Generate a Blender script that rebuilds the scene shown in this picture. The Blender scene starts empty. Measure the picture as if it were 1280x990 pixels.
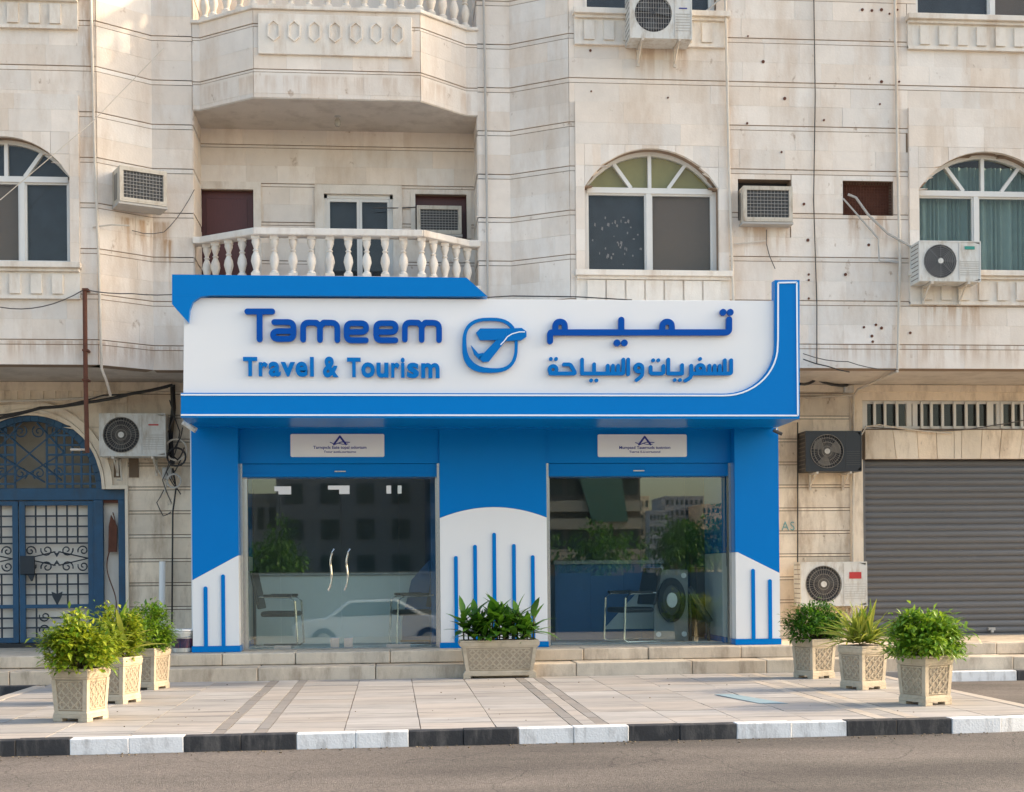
import bpy, math, random
from mathutils import Vector, Matrix
random.seed(7)
R = math.radians
S = bpy.context.scene
COL = S.collection

# ------------------------------------------------------------------ camera
F = 1700.0; HZ = 715.5; YAW = R(5.05); ROLL = 0.0088; CH = 1.25; CY = -17.5
cam_d = bpy.data.cameras.new("camera"); cam = bpy.data.objects.new("camera", cam_d); COL.objects.link(cam)
cam_d.sensor_fit = 'HORIZONTAL'; cam_d.sensor_width = 36; cam_d.lens = 36 * F / 1280
cam_d.shift_y = (HZ - 495) / 1280; cam_d.clip_end = 2000; cam_d.clip_start = 0.1
cam.matrix_world = Matrix.Translation((0, CY, CH)) @ Matrix.Rotation(-YAW, 4, 'Z') @ Matrix.Rotation(R(90), 4, 'X') @ Matrix.Rotation(-ROLL, 4, 'Z')
S.camera = cam

# ------------------------------------------------------------------ sky, sun, exposure
SUN_EL = 26.0
SUN_AZ = -3.5           # degrees from +X, negative = a little behind the facade
w = bpy.data.worlds.new("World"); S.world = w; w.use_nodes = True
nt = w.node_tree; sky = nt.nodes.new("ShaderNodeTexSky"); sky.sky_type = 'NISHITA'; sky.sun_disc = False
sd = Vector((math.cos(R(SUN_EL)) * math.cos(R(SUN_AZ)), -math.cos(R(SUN_EL)) * math.sin(R(SUN_AZ)), math.sin(R(SUN_EL))))
sky.sun_elevation = R(SUN_EL); sky.sun_rotation = math.atan2(sd.x, sd.y)
sky.air_density = 1.2; sky.dust_density = 3.0; sky.ozone_density = 0.5
nt.links.new(sky.outputs[0], nt.nodes["Background"].inputs[0]); nt.nodes["Background"].inputs[1].default_value = 0.15
sun_d = bpy.data.lights.new("sun", 'SUN'); sun = bpy.data.objects.new("sun", sun_d); COL.objects.link(sun)
sun_d.energy = 1.8; sun_d.angle = R(3.5); sun_d.color = (1.0, 0.80, 0.55)
sun.rotation_euler = (-sd).to_track_quat('-Z', 'Y').to_euler()
S.view_settings.view_transform = 'Standard'; S.view_settings.look = 'None'
S.view_settings.exposure = 1.43; S.view_settings.gamma = 1
S.render.engine = 'CYCLES'; S.cycles.max_bounces = 8; S.cycles.transparent_max_bounces = 16

# ------------------------------------------------------------------ measuring helpers: photograph pixel -> point on a real plane
def _ray(x, y):
    a = x - 640; b = HZ - y
    u = a * math.cos(ROLL) + b * math.sin(ROLL); v = -a * math.sin(ROLL) + b * math.cos(ROLL)
    return (u * math.cos(YAW) + F * math.sin(YAW), -u * math.sin(YAW) + F * math.cos(YAW), v)
def at(x, y, Y):
    d = _ray(x, y); t = (Y - CY) / d[1]
    return Vector((d[0] * t, Y, CH + d[2] * t))
def gnd(x, y, Z=0.0):
    d = _ray(x, y); t = (Z - CH) / d[2]
    return Vector((d[0] * t, CY + d[1] * t, Z))
def X_(x, Y, y=500): return at(x, y, Y).x
def Z_(y, Y, x=640): return at(x, y, Y).z
def proj(P):
    dx = P[0]; dy = P[1] - CY; dz = P[2] - CH
    u = dx * math.cos(YAW) - dy * math.sin(YAW); z = dx * math.sin(YAW) + dy * math.cos(YAW)
    u, v = F * u / z, F * dz / z
    return (640 + u * math.cos(ROLL) - v * math.sin(ROLL), HZ - (u * math.sin(ROLL) + v * math.cos(ROLL)))

# ------------------------------------------------------------------ materials
MATS = {}
def nodes_of(m):
    return m.node_tree.nodes, m.node_tree.links
def mat(name, col, rough=0.6, metal=0.0, var=0.0, scale=6.0, bump=0.0, bscale=60.0, spec=0.5, tile=0.0, dirt=None, dirt_amt=0.0, dirt_scale=1.2, stretch=(1, 1, 1), coat=0.0, spots=None, dst=(2.2, 2.2, .6)):
    m = bpy.data.materials.new(name); m.use_nodes = True; N, L = nodes_of(m); b = N["Principled BSDF"]
    b.inputs["Roughness"].default_value = rough; b.inputs["Metallic"].default_value = metal
    b.inputs["Specular IOR Level"].default_value = spec; b.inputs["Coat Weight"].default_value = coat
    geo = N.new("ShaderNodeNewGeometry")
    mp = N.new("ShaderNodeMapping"); mp.inputs["Scale"].default_value = stretch; L.new(geo.outputs["Position"], mp.inputs[0])
    out = None
    rgb = N.new("ShaderNodeRGB"); rgb.outputs[0].default_value = (*col, 1); out = rgb.outputs[0]
    def mul(sock, fac, a, bb):      # multiply colour by a grey ramp a..b
        mr = N.new("ShaderNodeMapRange"); mr.inputs[3].default_value = a; mr.inputs[4].default_value = bb; L.new(fac, mr.inputs[0])
        mx = N.new("ShaderNodeMix"); mx.data_type = 'RGBA'; mx.blend_type = 'MULTIPLY'; mx.inputs[0].default_value = 1
        L.new(sock, mx.inputs[6]); L.new(mr.outputs[0], mx.inputs[7]); return mx.outputs[2]
    if tile:
        oi = N.new("ShaderNodeObjectInfo"); ad = N.new("ShaderNodeMath"); ad.operation = 'ADD'
        L.new(oi.outputs["Random"], ad.inputs[0]); L.new(geo.outputs["Random Per Island"], ad.inputs[1])
        fr = N.new("ShaderNodeMath"); fr.operation = 'FRACT'; L.new(ad.outputs[0], fr.inputs[0])
        out = mul(out, fr.outputs[0], 1 - tile, 1 + tile * 0.6)
        f2 = N.new("ShaderNodeMath"); f2.operation = 'MULTIPLY'; f2.inputs[1].default_value = 7.31; L.new(fr.outputs[0], f2.inputs[0])
        f3 = N.new("ShaderNodeMath"); f3.operation = 'FRACT'; L.new(f2.outputs[0], f3.inputs[0])
        f4 = N.new("ShaderNodeMath"); f4.operation = 'MULTIPLY'; f4.inputs[1].default_value = 0.62; L.new(f3.outputs[0], f4.inputs[0])
        mx = N.new("ShaderNodeMix"); mx.data_type = 'RGBA'; mx.blend_type = 'MULTIPLY'; L.new(f4.outputs[0], mx.inputs[0])
        L.new(out, mx.inputs[6]); mx.inputs[7].default_value = (1.0, .90, .80, 1); out = mx.outputs[2]
    if var:
        n = N.new("ShaderNodeTexNoise"); n.inputs["Scale"].default_value = scale; n.inputs["Detail"].default_value = 8; n.inputs["Roughness"].default_value = .65
        L.new(mp.outputs[0], n.inputs[0]); out = mul(out, n.outputs[0], 1 - var * 1.6, 1 + var * 1.6)
    if dirt:
        n = N.new("ShaderNodeTexNoise"); n.inputs["Scale"].default_value = dirt_scale; n.inputs["Detail"].default_value = 10; n.inputs["Roughness"].default_value = .7
        m2 = N.new("ShaderNodeMapping"); m2.inputs["Scale"].default_value = dst; L.new(geo.outputs["Position"], m2.inputs[0]); L.new(m2.outputs[0], n.inputs[0])
        mr = N.new("ShaderNodeMapRange"); mr.inputs[1].default_value = .48; mr.inputs[2].default_value = .75; mr.inputs[4].default_value = dirt_amt; L.new(n.outputs[0], mr.inputs[0])
        mx = N.new("ShaderNodeMix"); mx.data_type = 'RGBA'; L.new(mr.outputs[0], mx.inputs[0]); L.new(out, mx.inputs[6]); mx.inputs[7].default_value = (*dirt, 1); out = mx.outputs[2]
    if spots:      # small rusty specks and drips of their own shape
        n = N.new("ShaderNodeTexNoise"); n.inputs["Scale"].default_value = 7; n.inputs["Detail"].default_value = 5; n.inputs["Roughness"].default_value = .6
        m3 = N.new("ShaderNodeMapping"); m3.inputs["Scale"].default_value = (1.2, 1.2, .8); L.new(geo.outputs["Position"], m3.inputs[0]); L.new(m3.outputs[0], n.inputs[0])
        mr = N.new("ShaderNodeMapRange"); mr.inputs[1].default_value = .66; mr.inputs[2].default_value = .76; mr.inputs[4].default_value = .75; L.new(n.outputs[0], mr.inputs[0])
        mx = N.new("ShaderNodeMix"); mx.data_type = 'RGBA'; L.new(mr.outputs[0], mx.inputs[0]); L.new(out, mx.inputs[6]); mx.inputs[7].default_value = (*spots, 1); out = mx.outputs[2]
    L.new(out, b.inputs["Base Color"])
    if bump:
        n = N.new("ShaderNodeTexNoise"); n.inputs["Scale"].default_value = bscale; n.inputs["Detail"].default_value = 6
        L.new(geo.outputs["Position"], n.inputs[0]); bp = N.new("ShaderNodeBump"); bp.inputs["Strength"].default_value = bump; bp.inputs["Distance"].default_value = .01
        L.new(n.outputs[0], bp.inputs["Height"]); L.new(bp.outputs[0], b.inputs["Normal"])
    MATS[name] = m; return m
def leafmat(name, c1, c2):
    m = bpy.data.materials.new(name); m.use_nodes = True; N, L = nodes_of(m); b = N["Principled BSDF"]
    geo = N.new("ShaderNodeNewGeometry"); oi = N.new("ShaderNodeObjectInfo"); ad = N.new("ShaderNodeMath"); ad.operation = 'ADD'
    L.new(oi.outputs["Random"], ad.inputs[0]); L.new(geo.outputs["Random Per Island"], ad.inputs[1])
    fr = N.new("ShaderNodeMath"); fr.operation = 'FRACT'; L.new(ad.outputs[0], fr.inputs[0])
    cr = N.new("ShaderNodeValToRGB"); cr.color_ramp.elements[0].color = (*c1, 1); cr.color_ramp.elements[1].color = (*c2, 1); L.new(fr.outputs[0], cr.inputs[0])
    L.new(cr.outputs[0], b.inputs["Base Color"]); b.inputs["Roughness"].default_value = .42
    tr = N.new("ShaderNodeBsdfTranslucent"); L.new(cr.outputs[0], tr.inputs[0]); ms = N.new("ShaderNodeMixShader"); ms.inputs[0].default_value = .35
    L.new(b.outputs[0], ms.inputs[1]); L.new(tr.outputs[0], ms.inputs[2]); L.new(ms.outputs[0], N["Material Output"].inputs[0])
    MATS[name] = m; return m
def glassmat(name, tint, refl, gc=(.95, 1, .98, 1)):
    m = bpy.data.materials.new(name); m.use_nodes = True; N, L = nodes_of(m); N.remove(N["Principled BSDF"])
    t = N.new("ShaderNodeBsdfTransparent"); t.inputs[0].default_value = (*tint, 1)
    g = N.new("ShaderNodeBsdfGlossy"); g.inputs["Roughness"].default_value = 0.01; g.inputs[0].default_value = gc
    lw = N.new("ShaderNodeLayerWeight"); lw.inputs[0].default_value = .5      # Schlick reflectance, the same from both sides of the pane
    pw = N.new("ShaderNodeMath"); pw.operation = 'POWER'; pw.inputs[1].default_value = 5; L.new(lw.outputs["Facing"], pw.inputs[0])
    mr = N.new("ShaderNodeMapRange"); mr.inputs[3].default_value = refl; mr.inputs[4].default_value = 1.0; L.new(pw.outputs[0], mr.inputs[0])
    ms = N.new("ShaderNodeMixShader"); L.new(mr.outputs[0], ms.inputs[0]); L.new(t.outputs[0], ms.inputs[1]); L.new(g.outputs[0], ms.inputs[2])
    L.new(ms.outputs[0], N["Material Output"].inputs[0]); MATS[name] = m; return m

RUST = (.36, .20, .09)
M_stone = mat("stone", (.77, .71, .64), .75, var=.09, scale=3.5, bump=.25, bscale=40, tile=.09, dirt=(.52, .38, .26), dirt_amt=.6, spots=(.30, .19, .11))
def drips(m, regs, col=(.42, .25, .13)):      # run-off stains where water leaves units, sills and pipes: (x0, x1, z_top, length, strength)
    N, L = nodes_of(m); b = N["Principled BSDF"]; src = b.inputs["Base Color"].links[0].from_socket
    g = N.new("ShaderNodeNewGeometry"); sx = N.new("ShaderNodeSeparateXYZ"); L.new(g.outputs["Position"], sx.inputs[0]); tot = None
    def M_(op, a, c=None):
        n_ = N.new("ShaderNodeMath"); n_.operation = op; n_.use_clamp = op == 'ADD'
        for k, v in enumerate((a, c)):
            if v is None: continue
            if isinstance(v, (int, float)): n_.inputs[k].default_value = v
            else: L.new(v, n_.inputs[k])
        return n_.outputs[0]
    def ramp(v, a, c_):
        n_ = N.new("ShaderNodeMapRange"); n_.interpolation_type = 'SMOOTHSTEP'; n_.inputs[1].default_value = a; n_.inputs[2].default_value = c_; L.new(v, n_.inputs[0]); return n_.outputs[0]
    for (x0, x1, zt, ln, st_) in regs:
        e = min(.12, (x1 - x0) / 2.5); q = M_('MULTIPLY', M_('MULTIPLY', ramp(sx.outputs[0], x0, x0 + e), ramp(M_('MULTIPLY', sx.outputs[0], -1.0), -x1, -x1 + e)), M_('MULTIPLY', ramp(sx.outputs[2], zt - ln, zt), st_))
        q = M_('MULTIPLY', q, ramp(M_('MULTIPLY', sx.outputs[2], -1.0), -zt - .02, -zt + .02)); tot = q if tot is None else M_('ADD', tot, q)
    n = N.new("ShaderNodeTexNoise"); n.inputs["Scale"].default_value = 2.2; n.inputs["Detail"].default_value = 8; n.inputs["Roughness"].default_value = .65
    mp = N.new("ShaderNodeMapping"); mp.inputs["Scale"].default_value = (5, 5, .45); L.new(g.outputs["Position"], mp.inputs[0]); L.new(mp.outputs[0], n.inputs[0])
    f = M_('MULTIPLY', tot, ramp(n.outputs[0], .40, .62))
    mx = N.new("ShaderNodeMix"); mx.data_type = 'RGBA'; L.new(f, mx.inputs[0]); L.new(src, mx.inputs[6]); mx.inputs[7].default_value = (*col, 1); L.new(mx.outputs[2], b.inputs["Base Color"])
def reg(xa_, xb_, yt, yb, st_, Y=-.42): p, q = at(xa_, yt, Y), at(xb_, yb, Y); return (p.x, q.x, p.z, p.z - q.z, st_)
drips(M_stone, [reg(96, 124, -40, 460, .75), reg(136, 212, 266, 350, .8), reg(196, 214, 290, 460, .8), reg(786, 866, 50, 125, .6), reg(922, 992, 278, 345, .65), reg(1052, 1120, 268, 330, .7), reg(1142, 1232, 352, 450, .9),
    reg(715, 740, 345, 372, .5), reg(900, 922, -40, 370, .45), reg(1112, 1132, -40, 462, .5), reg(1000, 1280, 430, 465, .5), reg(0, 230, 425, 465, .55), reg(240, 600, 95, 140, .35)])
M_joint = mat("joint", (.27, .19, .13), .9, var=.12)
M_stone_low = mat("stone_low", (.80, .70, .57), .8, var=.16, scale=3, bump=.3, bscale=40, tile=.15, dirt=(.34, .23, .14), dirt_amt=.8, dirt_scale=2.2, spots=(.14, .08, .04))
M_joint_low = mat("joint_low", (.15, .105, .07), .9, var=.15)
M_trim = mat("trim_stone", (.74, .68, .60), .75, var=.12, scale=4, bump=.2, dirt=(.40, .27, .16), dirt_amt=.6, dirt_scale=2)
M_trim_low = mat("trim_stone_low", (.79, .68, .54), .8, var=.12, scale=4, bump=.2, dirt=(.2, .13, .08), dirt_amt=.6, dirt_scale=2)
M_soffit = mat("soffit_paint", (.58, .52, .45), .9, var=.12, scale=2, dirt=(.2, .15, .11), dirt_amt=.5)
M_alu = mat("white_aluminium", (.70, .68, .64), .45, var=.05)
M_glass_d = glassmat("window_glass", (.92, .93, .92), .018, (.9, .9, .9, 1))
M_glass_s = glassmat("shop_glass", (.88, .93, .92), .09)
M_room = mat("room_dark", (.05, .05, .055), .9)
M_slate = mat("slate_blind", (.032, .036, .045), .7, var=.5, scale=5)
M_brownbl = mat("brown_blind", (.15, .105, .078), .8, var=.08, scale=20)
M_olive = mat("olive_film", (.36, .31, .115), .7, var=.12, scale=6)
M_teal = mat("teal_curtain", (.19, .28, .26), .8, var=.1, scale=8)
M_maroon = mat("maroon_door", (.085, .022, .02), .45, var=.25, scale=12, stretch=(8, 8, .6))
M_blue = mat("blue_panel", (.0, .185, .55), .25, spec=.12, var=.04, scale=1.5)
M_blue2 = mat("blue_sign", (.0, .182, .54), .3, spec=.1, var=.02)
M_letter = mat("letter_dark_blue", (.0, .075, .38), .3, spec=.12)
M_letter2 = mat("letter_blue", (.0, .16, .50), .3, spec=.12)
M_white = mat("white_acrylic", (.82, .81, .80), .3, var=.015, scale=1)
M_stripe = mat("white_stripe", (.85, .88, .92), .4)
M_steel = mat("steel", (.55, .55, .54), .25, metal=.9, var=.05)
M_pvc = mat("pvc_pipe", (.60, .54, .46), .5, var=.15, scale=5, dirt=(.35, .22, .12), dirt_amt=.5, dirt_scale=3)
M_greypipe = mat("grey_pipe", (.42, .40, .37), .5, var=.1)
M_black = mat("black_rubber", (.018, .018, .02), .5)
M_cable = mat("cable_grey", (.09, .08, .075), .6)
M_rustpole = mat("rusted_steel", (.115, .04, .022), .85, var=.35, scale=14, bump=.4)
M_acwhite = mat("ac_white", (.62, .61, .57), .45, var=.08, scale=5, dirt=(.34, .26, .17), dirt_amt=.85, dirt_scale=5)
M_acgrille = mat("ac_grille", (.19, .17, .145), .5)
M_fan = mat("fan_dark", (.055, .055, .055), .5)
M_acblack = mat("ac_black", (.012, .014, .02), .35, var=.1)
M_shutter = mat("shutter_grey", (.135, .138, .145), .5, metal=.25, var=.16, scale=2.5, stretch=(.3, 1, 6), bump=.1, tile=.08)
M_gate = mat("gate_blue", (.010, .068, .145), .5, var=.25, scale=6, dirt=(.03, .035, .04), dirt_amt=.6, dirt_scale=4)
M_gateblack = mat("gate_black", (.012, .02, .03), .5)
M_cream = mat("cream_sheet", (.80, .73, .64), .7, var=.05)
M_planter = mat("planter_stone", (.50, .42, .31), .85, var=.12, scale=12, bump=.5, bscale=60, dirt=(.24, .19, .13), dirt_amt=.7, dirt_scale=5, dst=(1, 1, 1))
M_planter_in = mat("planter_pattern_ground", (.34, .275, .20), .9, var=.1)
M_soil = mat("soil", (.04, .028, .018), .95, bump=.8)
M_pave = mat("paving", (.43, .405, .38), .65, var=.14, scale=2.2, bump=.12, tile=.12, dirt=(.17, .165, .16), dirt_amt=1.0, dirt_scale=1.6, dst=(.5, 3.4, 1))
M_paveline = mat("paving_grey", (.27, .255, .24), .7, var=.1, tile=.1)
M_pavelight = mat("paving_light", (.50, .45, .39), .65, var=.08, tile=.06)
M_pavegap = mat("paving_joint", (.20, .165, .13), .9)
M_paint_blue = mat("worn_blue_paint", (.26, .36, .40), .7, var=.1)
M_step = mat("step_stone", (.62, .54, .43), .8, var=.18, scale=4, bump=.35, tile=.13, dirt=(.20, .14, .09), dirt_amt=.75, dirt_scale=2.2)
M_road = mat("asphalt", (.135, .114, .097), .9, var=.12, scale=1.3, bump=.9, bscale=130, dirt=(.10, .085, .073), dirt_amt=.6, dirt_scale=.8)
def speckle(m):
    N, L = nodes_of(m); b = N["Principled BSDF"]; src = b.inputs["Base Color"].links[0].from_socket
    g = N.new("ShaderNodeNewGeometry"); v = N.new("ShaderNodeTexNoise"); v.inputs["Scale"].default_value = 55; v.inputs["Detail"].default_value = 6; v.inputs["Roughness"].default_value = .75; L.new(g.outputs["Position"], v.inputs[0])
    mr = N.new("ShaderNodeMapRange"); mr.inputs[1].default_value = .3; mr.inputs[2].default_value = .7; mr.inputs[3].default_value = .35; mr.inputs[4].default_value = 1.7; L.new(v.outputs[0], mr.inputs[0])
    mx = N.new("ShaderNodeMix"); mx.data_type = 'RGBA'; mx.blend_type = 'MULTIPLY'; mx.inputs[0].default_value = 1; L.new(src, mx.inputs[6]); L.new(mr.outputs[0], mx.inputs[7]); L.new(mx.outputs[2], b.inputs["Base Color"])
speckle(M_road)
def cracks(m):
    N, L = nodes_of(m); b = N["Principled BSDF"]; src = b.inputs["Base Color"].links[0].from_socket
    g = N.new("ShaderNodeNewGeometry"); nz = N.new("ShaderNodeTexNoise"); nz.inputs["Scale"].default_value = 3; L.new(g.outputs["Position"], nz.inputs[0])
    ad = N.new("ShaderNodeMix"); ad.data_type = 'RGBA'; ad.inputs[0].default_value = .18; L.new(g.outputs["Position"], ad.inputs[6]); L.new(nz.outputs[1], ad.inputs[7])
    v = N.new("ShaderNodeTexVoronoi"); v.feature = 'DISTANCE_TO_EDGE'; v.inputs["Scale"].default_value = .9; L.new(ad.outputs[2], v.inputs[0])
    mr = N.new("ShaderNodeMapRange"); mr.inputs[1].default_value = 0; mr.inputs[2].default_value = .006; mr.inputs[3].default_value = .55; mr.inputs[4].default_value = 1; L.new(v.outputs[0], mr.inputs[0])
    p = N.new("ShaderNodeTexNoise"); p.inputs["Scale"].default_value = .35; p.inputs["Detail"].default_value = 4; mp = N.new("ShaderNodeMapping"); mp.inputs["Scale"].default_value = (.6, 2.2, 1); L.new(g.outputs["Position"], mp.inputs[0]); L.new(mp.outputs[0], p.inputs[0])
    m2 = N.new("ShaderNodeMapRange"); m2.inputs[1].default_value = .35; m2.inputs[2].default_value = .65; m2.inputs[3].default_value = .62; m2.inputs[4].default_value = 1.3; L.new(p.outputs[0], m2.inputs[0])
    mm = N.new("ShaderNodeMath"); mm.operation = 'MULTIPLY'; L.new(mr.outputs[0], mm.inputs[0]); L.new(m2.outputs[0], mm.inputs[1])
    mx = N.new("ShaderNodeMix"); mx.data_type = 'RGBA'; mx.blend_type = 'MULTIPLY'; mx.inputs[0].default_value = 1; L.new(src, mx.inputs[6]); L.new(mm.outputs[0], mx.inputs[7]); L.new(mx.outputs[2], b.inputs["Base Color"])
cracks(M_road)
M_bounce = mat("bounce_ground", (.40, .34, .27), .95, var=.15, scale=.6, bump=.5)  # unseen ground, made pale to bounce light up under the overhang
M_kblack = mat("kerb_black_paint", (.030, .030, .033), .6, var=.3, scale=6, bump=.3, dirt=(.17, .155, .14), dirt_amt=.8, dirt_scale=4)
M_kwhite = mat("kerb_white_paint", (.84, .84, .83), .6, var=.06, scale=5, bump=.4, dirt=(.28, .26, .24), dirt_amt=.9, dirt_scale=4)
M_navy = mat("print_navy", (.02, .03, .26), .5)
M_red = mat("print_red", (.45, .03, .03), .5)
M_green = mat("print_teal", (.02, .25, .2), .5)
M_intwall = mat("interior_wall", (.30, .32, .33), .8)
M_intblue = mat("interior_blue", (.015, .11, .28), .5)
M_intgrey = mat("interior_grey", (.72, .76, .74), .7)
M_chair = mat("chair_black", (.012, .012, .014), .45)
M_leaf_y = leafmat("leaf_yellow_green", (.10, .22, .012), (.42, .46, .03))
M_leaf_g = leafmat("leaf_green", (.045, .15, .012), (.20, .36, .03))
M_leaf_d = leafmat("leaf_dark", (.025, .10, .010), (.13, .29, .02))
M_leaf_s = leafmat("leaf_striped", (.12, .22, .015), (.42, .44, .07))
M_leaf_l = leafmat("leaf_lime", (.07, .20, .012), (.30, .44, .035))
M_stem = mat("stem", (.09, .07, .03), .8)
M_bldg = mat("far_render", (.30, .28, .26), .8, var=.05)
M_bldg_sun = mat("far_render_sun_tan", (.80, .62, .42), .8, var=.05)  # sunlight on the far tan walls is put into this bright colour
M_bldg3 = mat("far_render_grey", (.36, .37, .41), .8, var=.05)
M_farglass = mat("far_glass", (.03, .05, .055), .15)
M_wallw = mat("boundary_white", (.24, .26, .25), .8, var=.05)
M_hoard = mat("hoarding_blue", (.015, .06, .11), .6, var=.1)
M_carpaint = mat("car_white", (.75, .75, .76), .2, coat=1)
M_tyre = mat("tyre", (.015, .015, .015), .8)
M_bulb = mat("bulb_glass", (.4, .38, .33), .2)

# ------------------------------------------------------------------ mesh helpers
ORG = {}
class MB:
    def __init__(s): s.v = []; s.f = []
    def add(s, vs, fs):
        n = len(s.v); s.v += [tuple(p) for p in vs]; s.f += [tuple(i + n for i in f) for f in fs]; return s
    def box(s, x0, x1, y0, y1, z0, z1):
        return s.add([(x0, y0, z0), (x1, y0, z0), (x1, y1, z0), (x0, y1, z0), (x0, y0, z1), (x1, y0, z1), (x1, y1, z1), (x0, y1, z1)],
                     [(0, 3, 2, 1), (4, 5, 6, 7), (0, 1, 5, 4), (1, 2, 6, 5), (2, 3, 7, 6), (3, 0, 4, 7)])
    def prism(s, poly, y0, y1):      # poly in (x,z), extruded along y
        n = len(poly); vs = [(p[0], y0, p[1]) for p in poly] + [(p[0], y1, p[1]) for p in poly]
        return s.add(vs, [tuple(range(n)), tuple(range(2 * n - 1, n - 1, -1))] + [(i, i + n, (i + 1) % n + n, (i + 1) % n) for i in range(n)])
    def slab(s, poly, z0, z1):       # poly in (x,y), extruded along z
        n = len(poly); vs = [(p[0], p[1], z0) for p in poly] + [(p[0], p[1], z1) for p in poly]
        return s.add(vs, [tuple(range(n - 1, -1, -1)), tuple(range(n, 2 * n))] + [(i, (i + 1) % n, (i + 1) % n + n, i + n) for i in range(n)])
    def tube(s, pts, r, n=6, rads=None):
        pts = [Vector(p) for p in pts]; rings = []
        up = Vector((0.123, .35, .93)).normalized()
        for i, p in enumerate(pts):
            d = (pts[min(i + 1, len(pts) - 1)] - pts[max(i - 1, 0)])
            if d.length < 1e-9: d = Vector((0, 0, 1))
            d.normalize(); a = d.cross(up)
            if a.length < .05: a = d.cross(Vector((1, 0, 0)))
            a.normalize(); b = d.cross(a); rr = rads[i] if rads else r
            rings.append([p + (a * math.cos(2 * math.pi * k / n) + b * math.sin(2 * math.pi * k / n)) * rr for k in range(n)])
        vs = [q for ring in rings for q in ring]; fs = []
        for i in range(len(rings) - 1):
            for k in range(n): fs.append((i * n + k, i * n + (k + 1) % n, (i + 1) * n + (k + 1) % n, (i + 1) * n + k))
        fs.append(tuple(range(n - 1, -1, -1))); fs.append(tuple(range(len(vs) - n, len(vs))))
        return s.add(vs, fs)
    def lathe(s, prof, c, n=10):     # profile (r, z) about vertical axis at c
        vs = []; fs = []
        for (r, z) in prof:
            for k in range(n):
                a = 2 * math.pi * (k + .5) / n; vs.append((c[0] + r * math.cos(a), c[1] + r * math.sin(a), c[2] + z))
        for i in range(len(prof) - 1):
            for k in range(n): fs.append((i * n + k, i * n + (k + 1) % n, (i + 1) * n + (k + 1) % n, (i + 1) * n + k))
        fs.append(tuple(range(n - 1, -1, -1))); fs.append(tuple(range(len(vs) - n, len(vs))))
        return s.add(vs, fs)
    def disc(s, cx, cz, r, y0, y1, n=20, rin=0.0):      # cylinder / ring with axis along y
        if rin <= 0: return s.prism([(cx + r * math.cos(2 * math.pi * k / n), cz + r * math.sin(2 * math.pi * k / n)) for k in range(n)], y0, y1)
        vs = []; fs = []
        for k in range(n):
            c, q = math.cos(2 * math.pi * k / n), math.sin(2 * math.pi * k / n)
            vs += [(cx + r * c, y0, cz + r * q), (cx + rin * c, y0, cz + rin * q), (cx + rin * c, y1, cz + rin * q), (cx + r * c, y1, cz + r * q)]
        for k in range(n):
            a = 4 * k; b = 4 * ((k + 1) % n)
            for j in range(4): fs.append((a + j, a + (j + 1) % 4, b + (j + 1) % 4, b + j))
        return s.add(vs, fs)
    def xform(s, M, start=0):
        for i in range(start, len(s.v)): s.v[i] = tuple(M @ Vector(s.v[i]))
        return s
    def build(s, name, m, parent=None, smooth=False, bevel=0.0, kind=None, label=None):
        o_ = ORG.get(parent.name, Vector()) if parent else Vector()
        me = bpy.data.meshes.new(name); me.from_pydata([(a - o_.x, b - o_.y, c - o_.z) for a, b, c in s.v], [], s.f)
        import bmesh as _b
        bm = _b.new(); bm.from_mesh(me); _b.ops.recalc_face_normals(bm, faces=bm.faces)
        bm.to_mesh(me); bm.free()
        me.materials.append(m)
        if smooth:
            for p in me.polygons: p.use_smooth = True
        o = bpy.data.objects.new(name, me); COL.objects.link(o)
        if parent: o.parent = parent
        ORG[o.name] = o_.copy()
        if smooth:
            es = o.modifiers.new("edge_split", 'EDGE_SPLIT'); es.split_angle = R(40)
        if bevel:
            bv = o.modifiers.new("bevel", 'BEVEL'); bv.width = bevel; bv.segments = 2; bv.limit_method = 'ANGLE'; bv.angle_limit = R(35)
        if kind: o["kind"] = kind
        if label: o["label"] = label
        return o
def tag(o, label, cat=None, group=None, kind=None):
    if label: o["label"] = label
    if cat: o["category"] = cat
    if group: o["group"] = group
    if kind: o["kind"] = kind
    return o
def thing(name, label, cat, loc=(0, 0, 0), group=None, kind=None, local=False):
    o = bpy.data.objects.new(name, None); COL.objects.link(o); o.location = loc; o.empty_display_size = .1
    ORG[o.name] = Vector() if local else Vector(loc)
    return tag(o, label, cat, group, kind)
def copy_tree(o, parent=None, kids=None):
    c = o.copy(); COL.objects.link(c); c.parent = parent; ORG[c.name] = ORG[o.name].copy()
    for ch in list(o.children): copy_tree(ch, c)
    return c
UNIT = {}
def unit_box(m):
    if m.name not in UNIT:
        t = MB().box(-.5, .5, -.5, .5, -.5, .5); me = bpy.data.meshes.new("tile_box"); me.from_pydata(t.v, [], t.f); me.materials.append(m); UNIT[m.name] = me
    return UNIT[m.name]
def piece(name, m, parent, c, size, rz=0.0):
    o = bpy.data.objects.new(name, unit_box(m)); COL.objects.link(o); o.parent = parent
    o.location = Vector(c) - ORG[parent.name]; o.scale = size; o.rotation_euler = (0, 0, rz); ORG[o.name] = Vector(); return o
def arc(cx, cy, rx, ry, a0, a1, n=10):
    return [(cx + rx * math.cos(R(a0 + (a1 - a0) * i / n)), cy + ry * math.sin(R(a0 + (a1 - a0) * i / n))) for i in range(n + 1)]

# ------------------------------------------------------------------ levels and planes (metres)
YP, YR, YG = -0.42, 0.0, 1.15           # projecting plane, recessed plane, ground-floor wall
YB, YBK = -0.5, 0.7                    # balcony front, recess back wall
Y_SIGN, Y_PIL, Y_LIN, Y_GLASS = -1.65, -0.55, -0.36, -0.20
PLAT = 0.305; ROADZ = -0.12
Z_SOF = 3.843
COURSE0, COURSE = 4.12, .559

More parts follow.
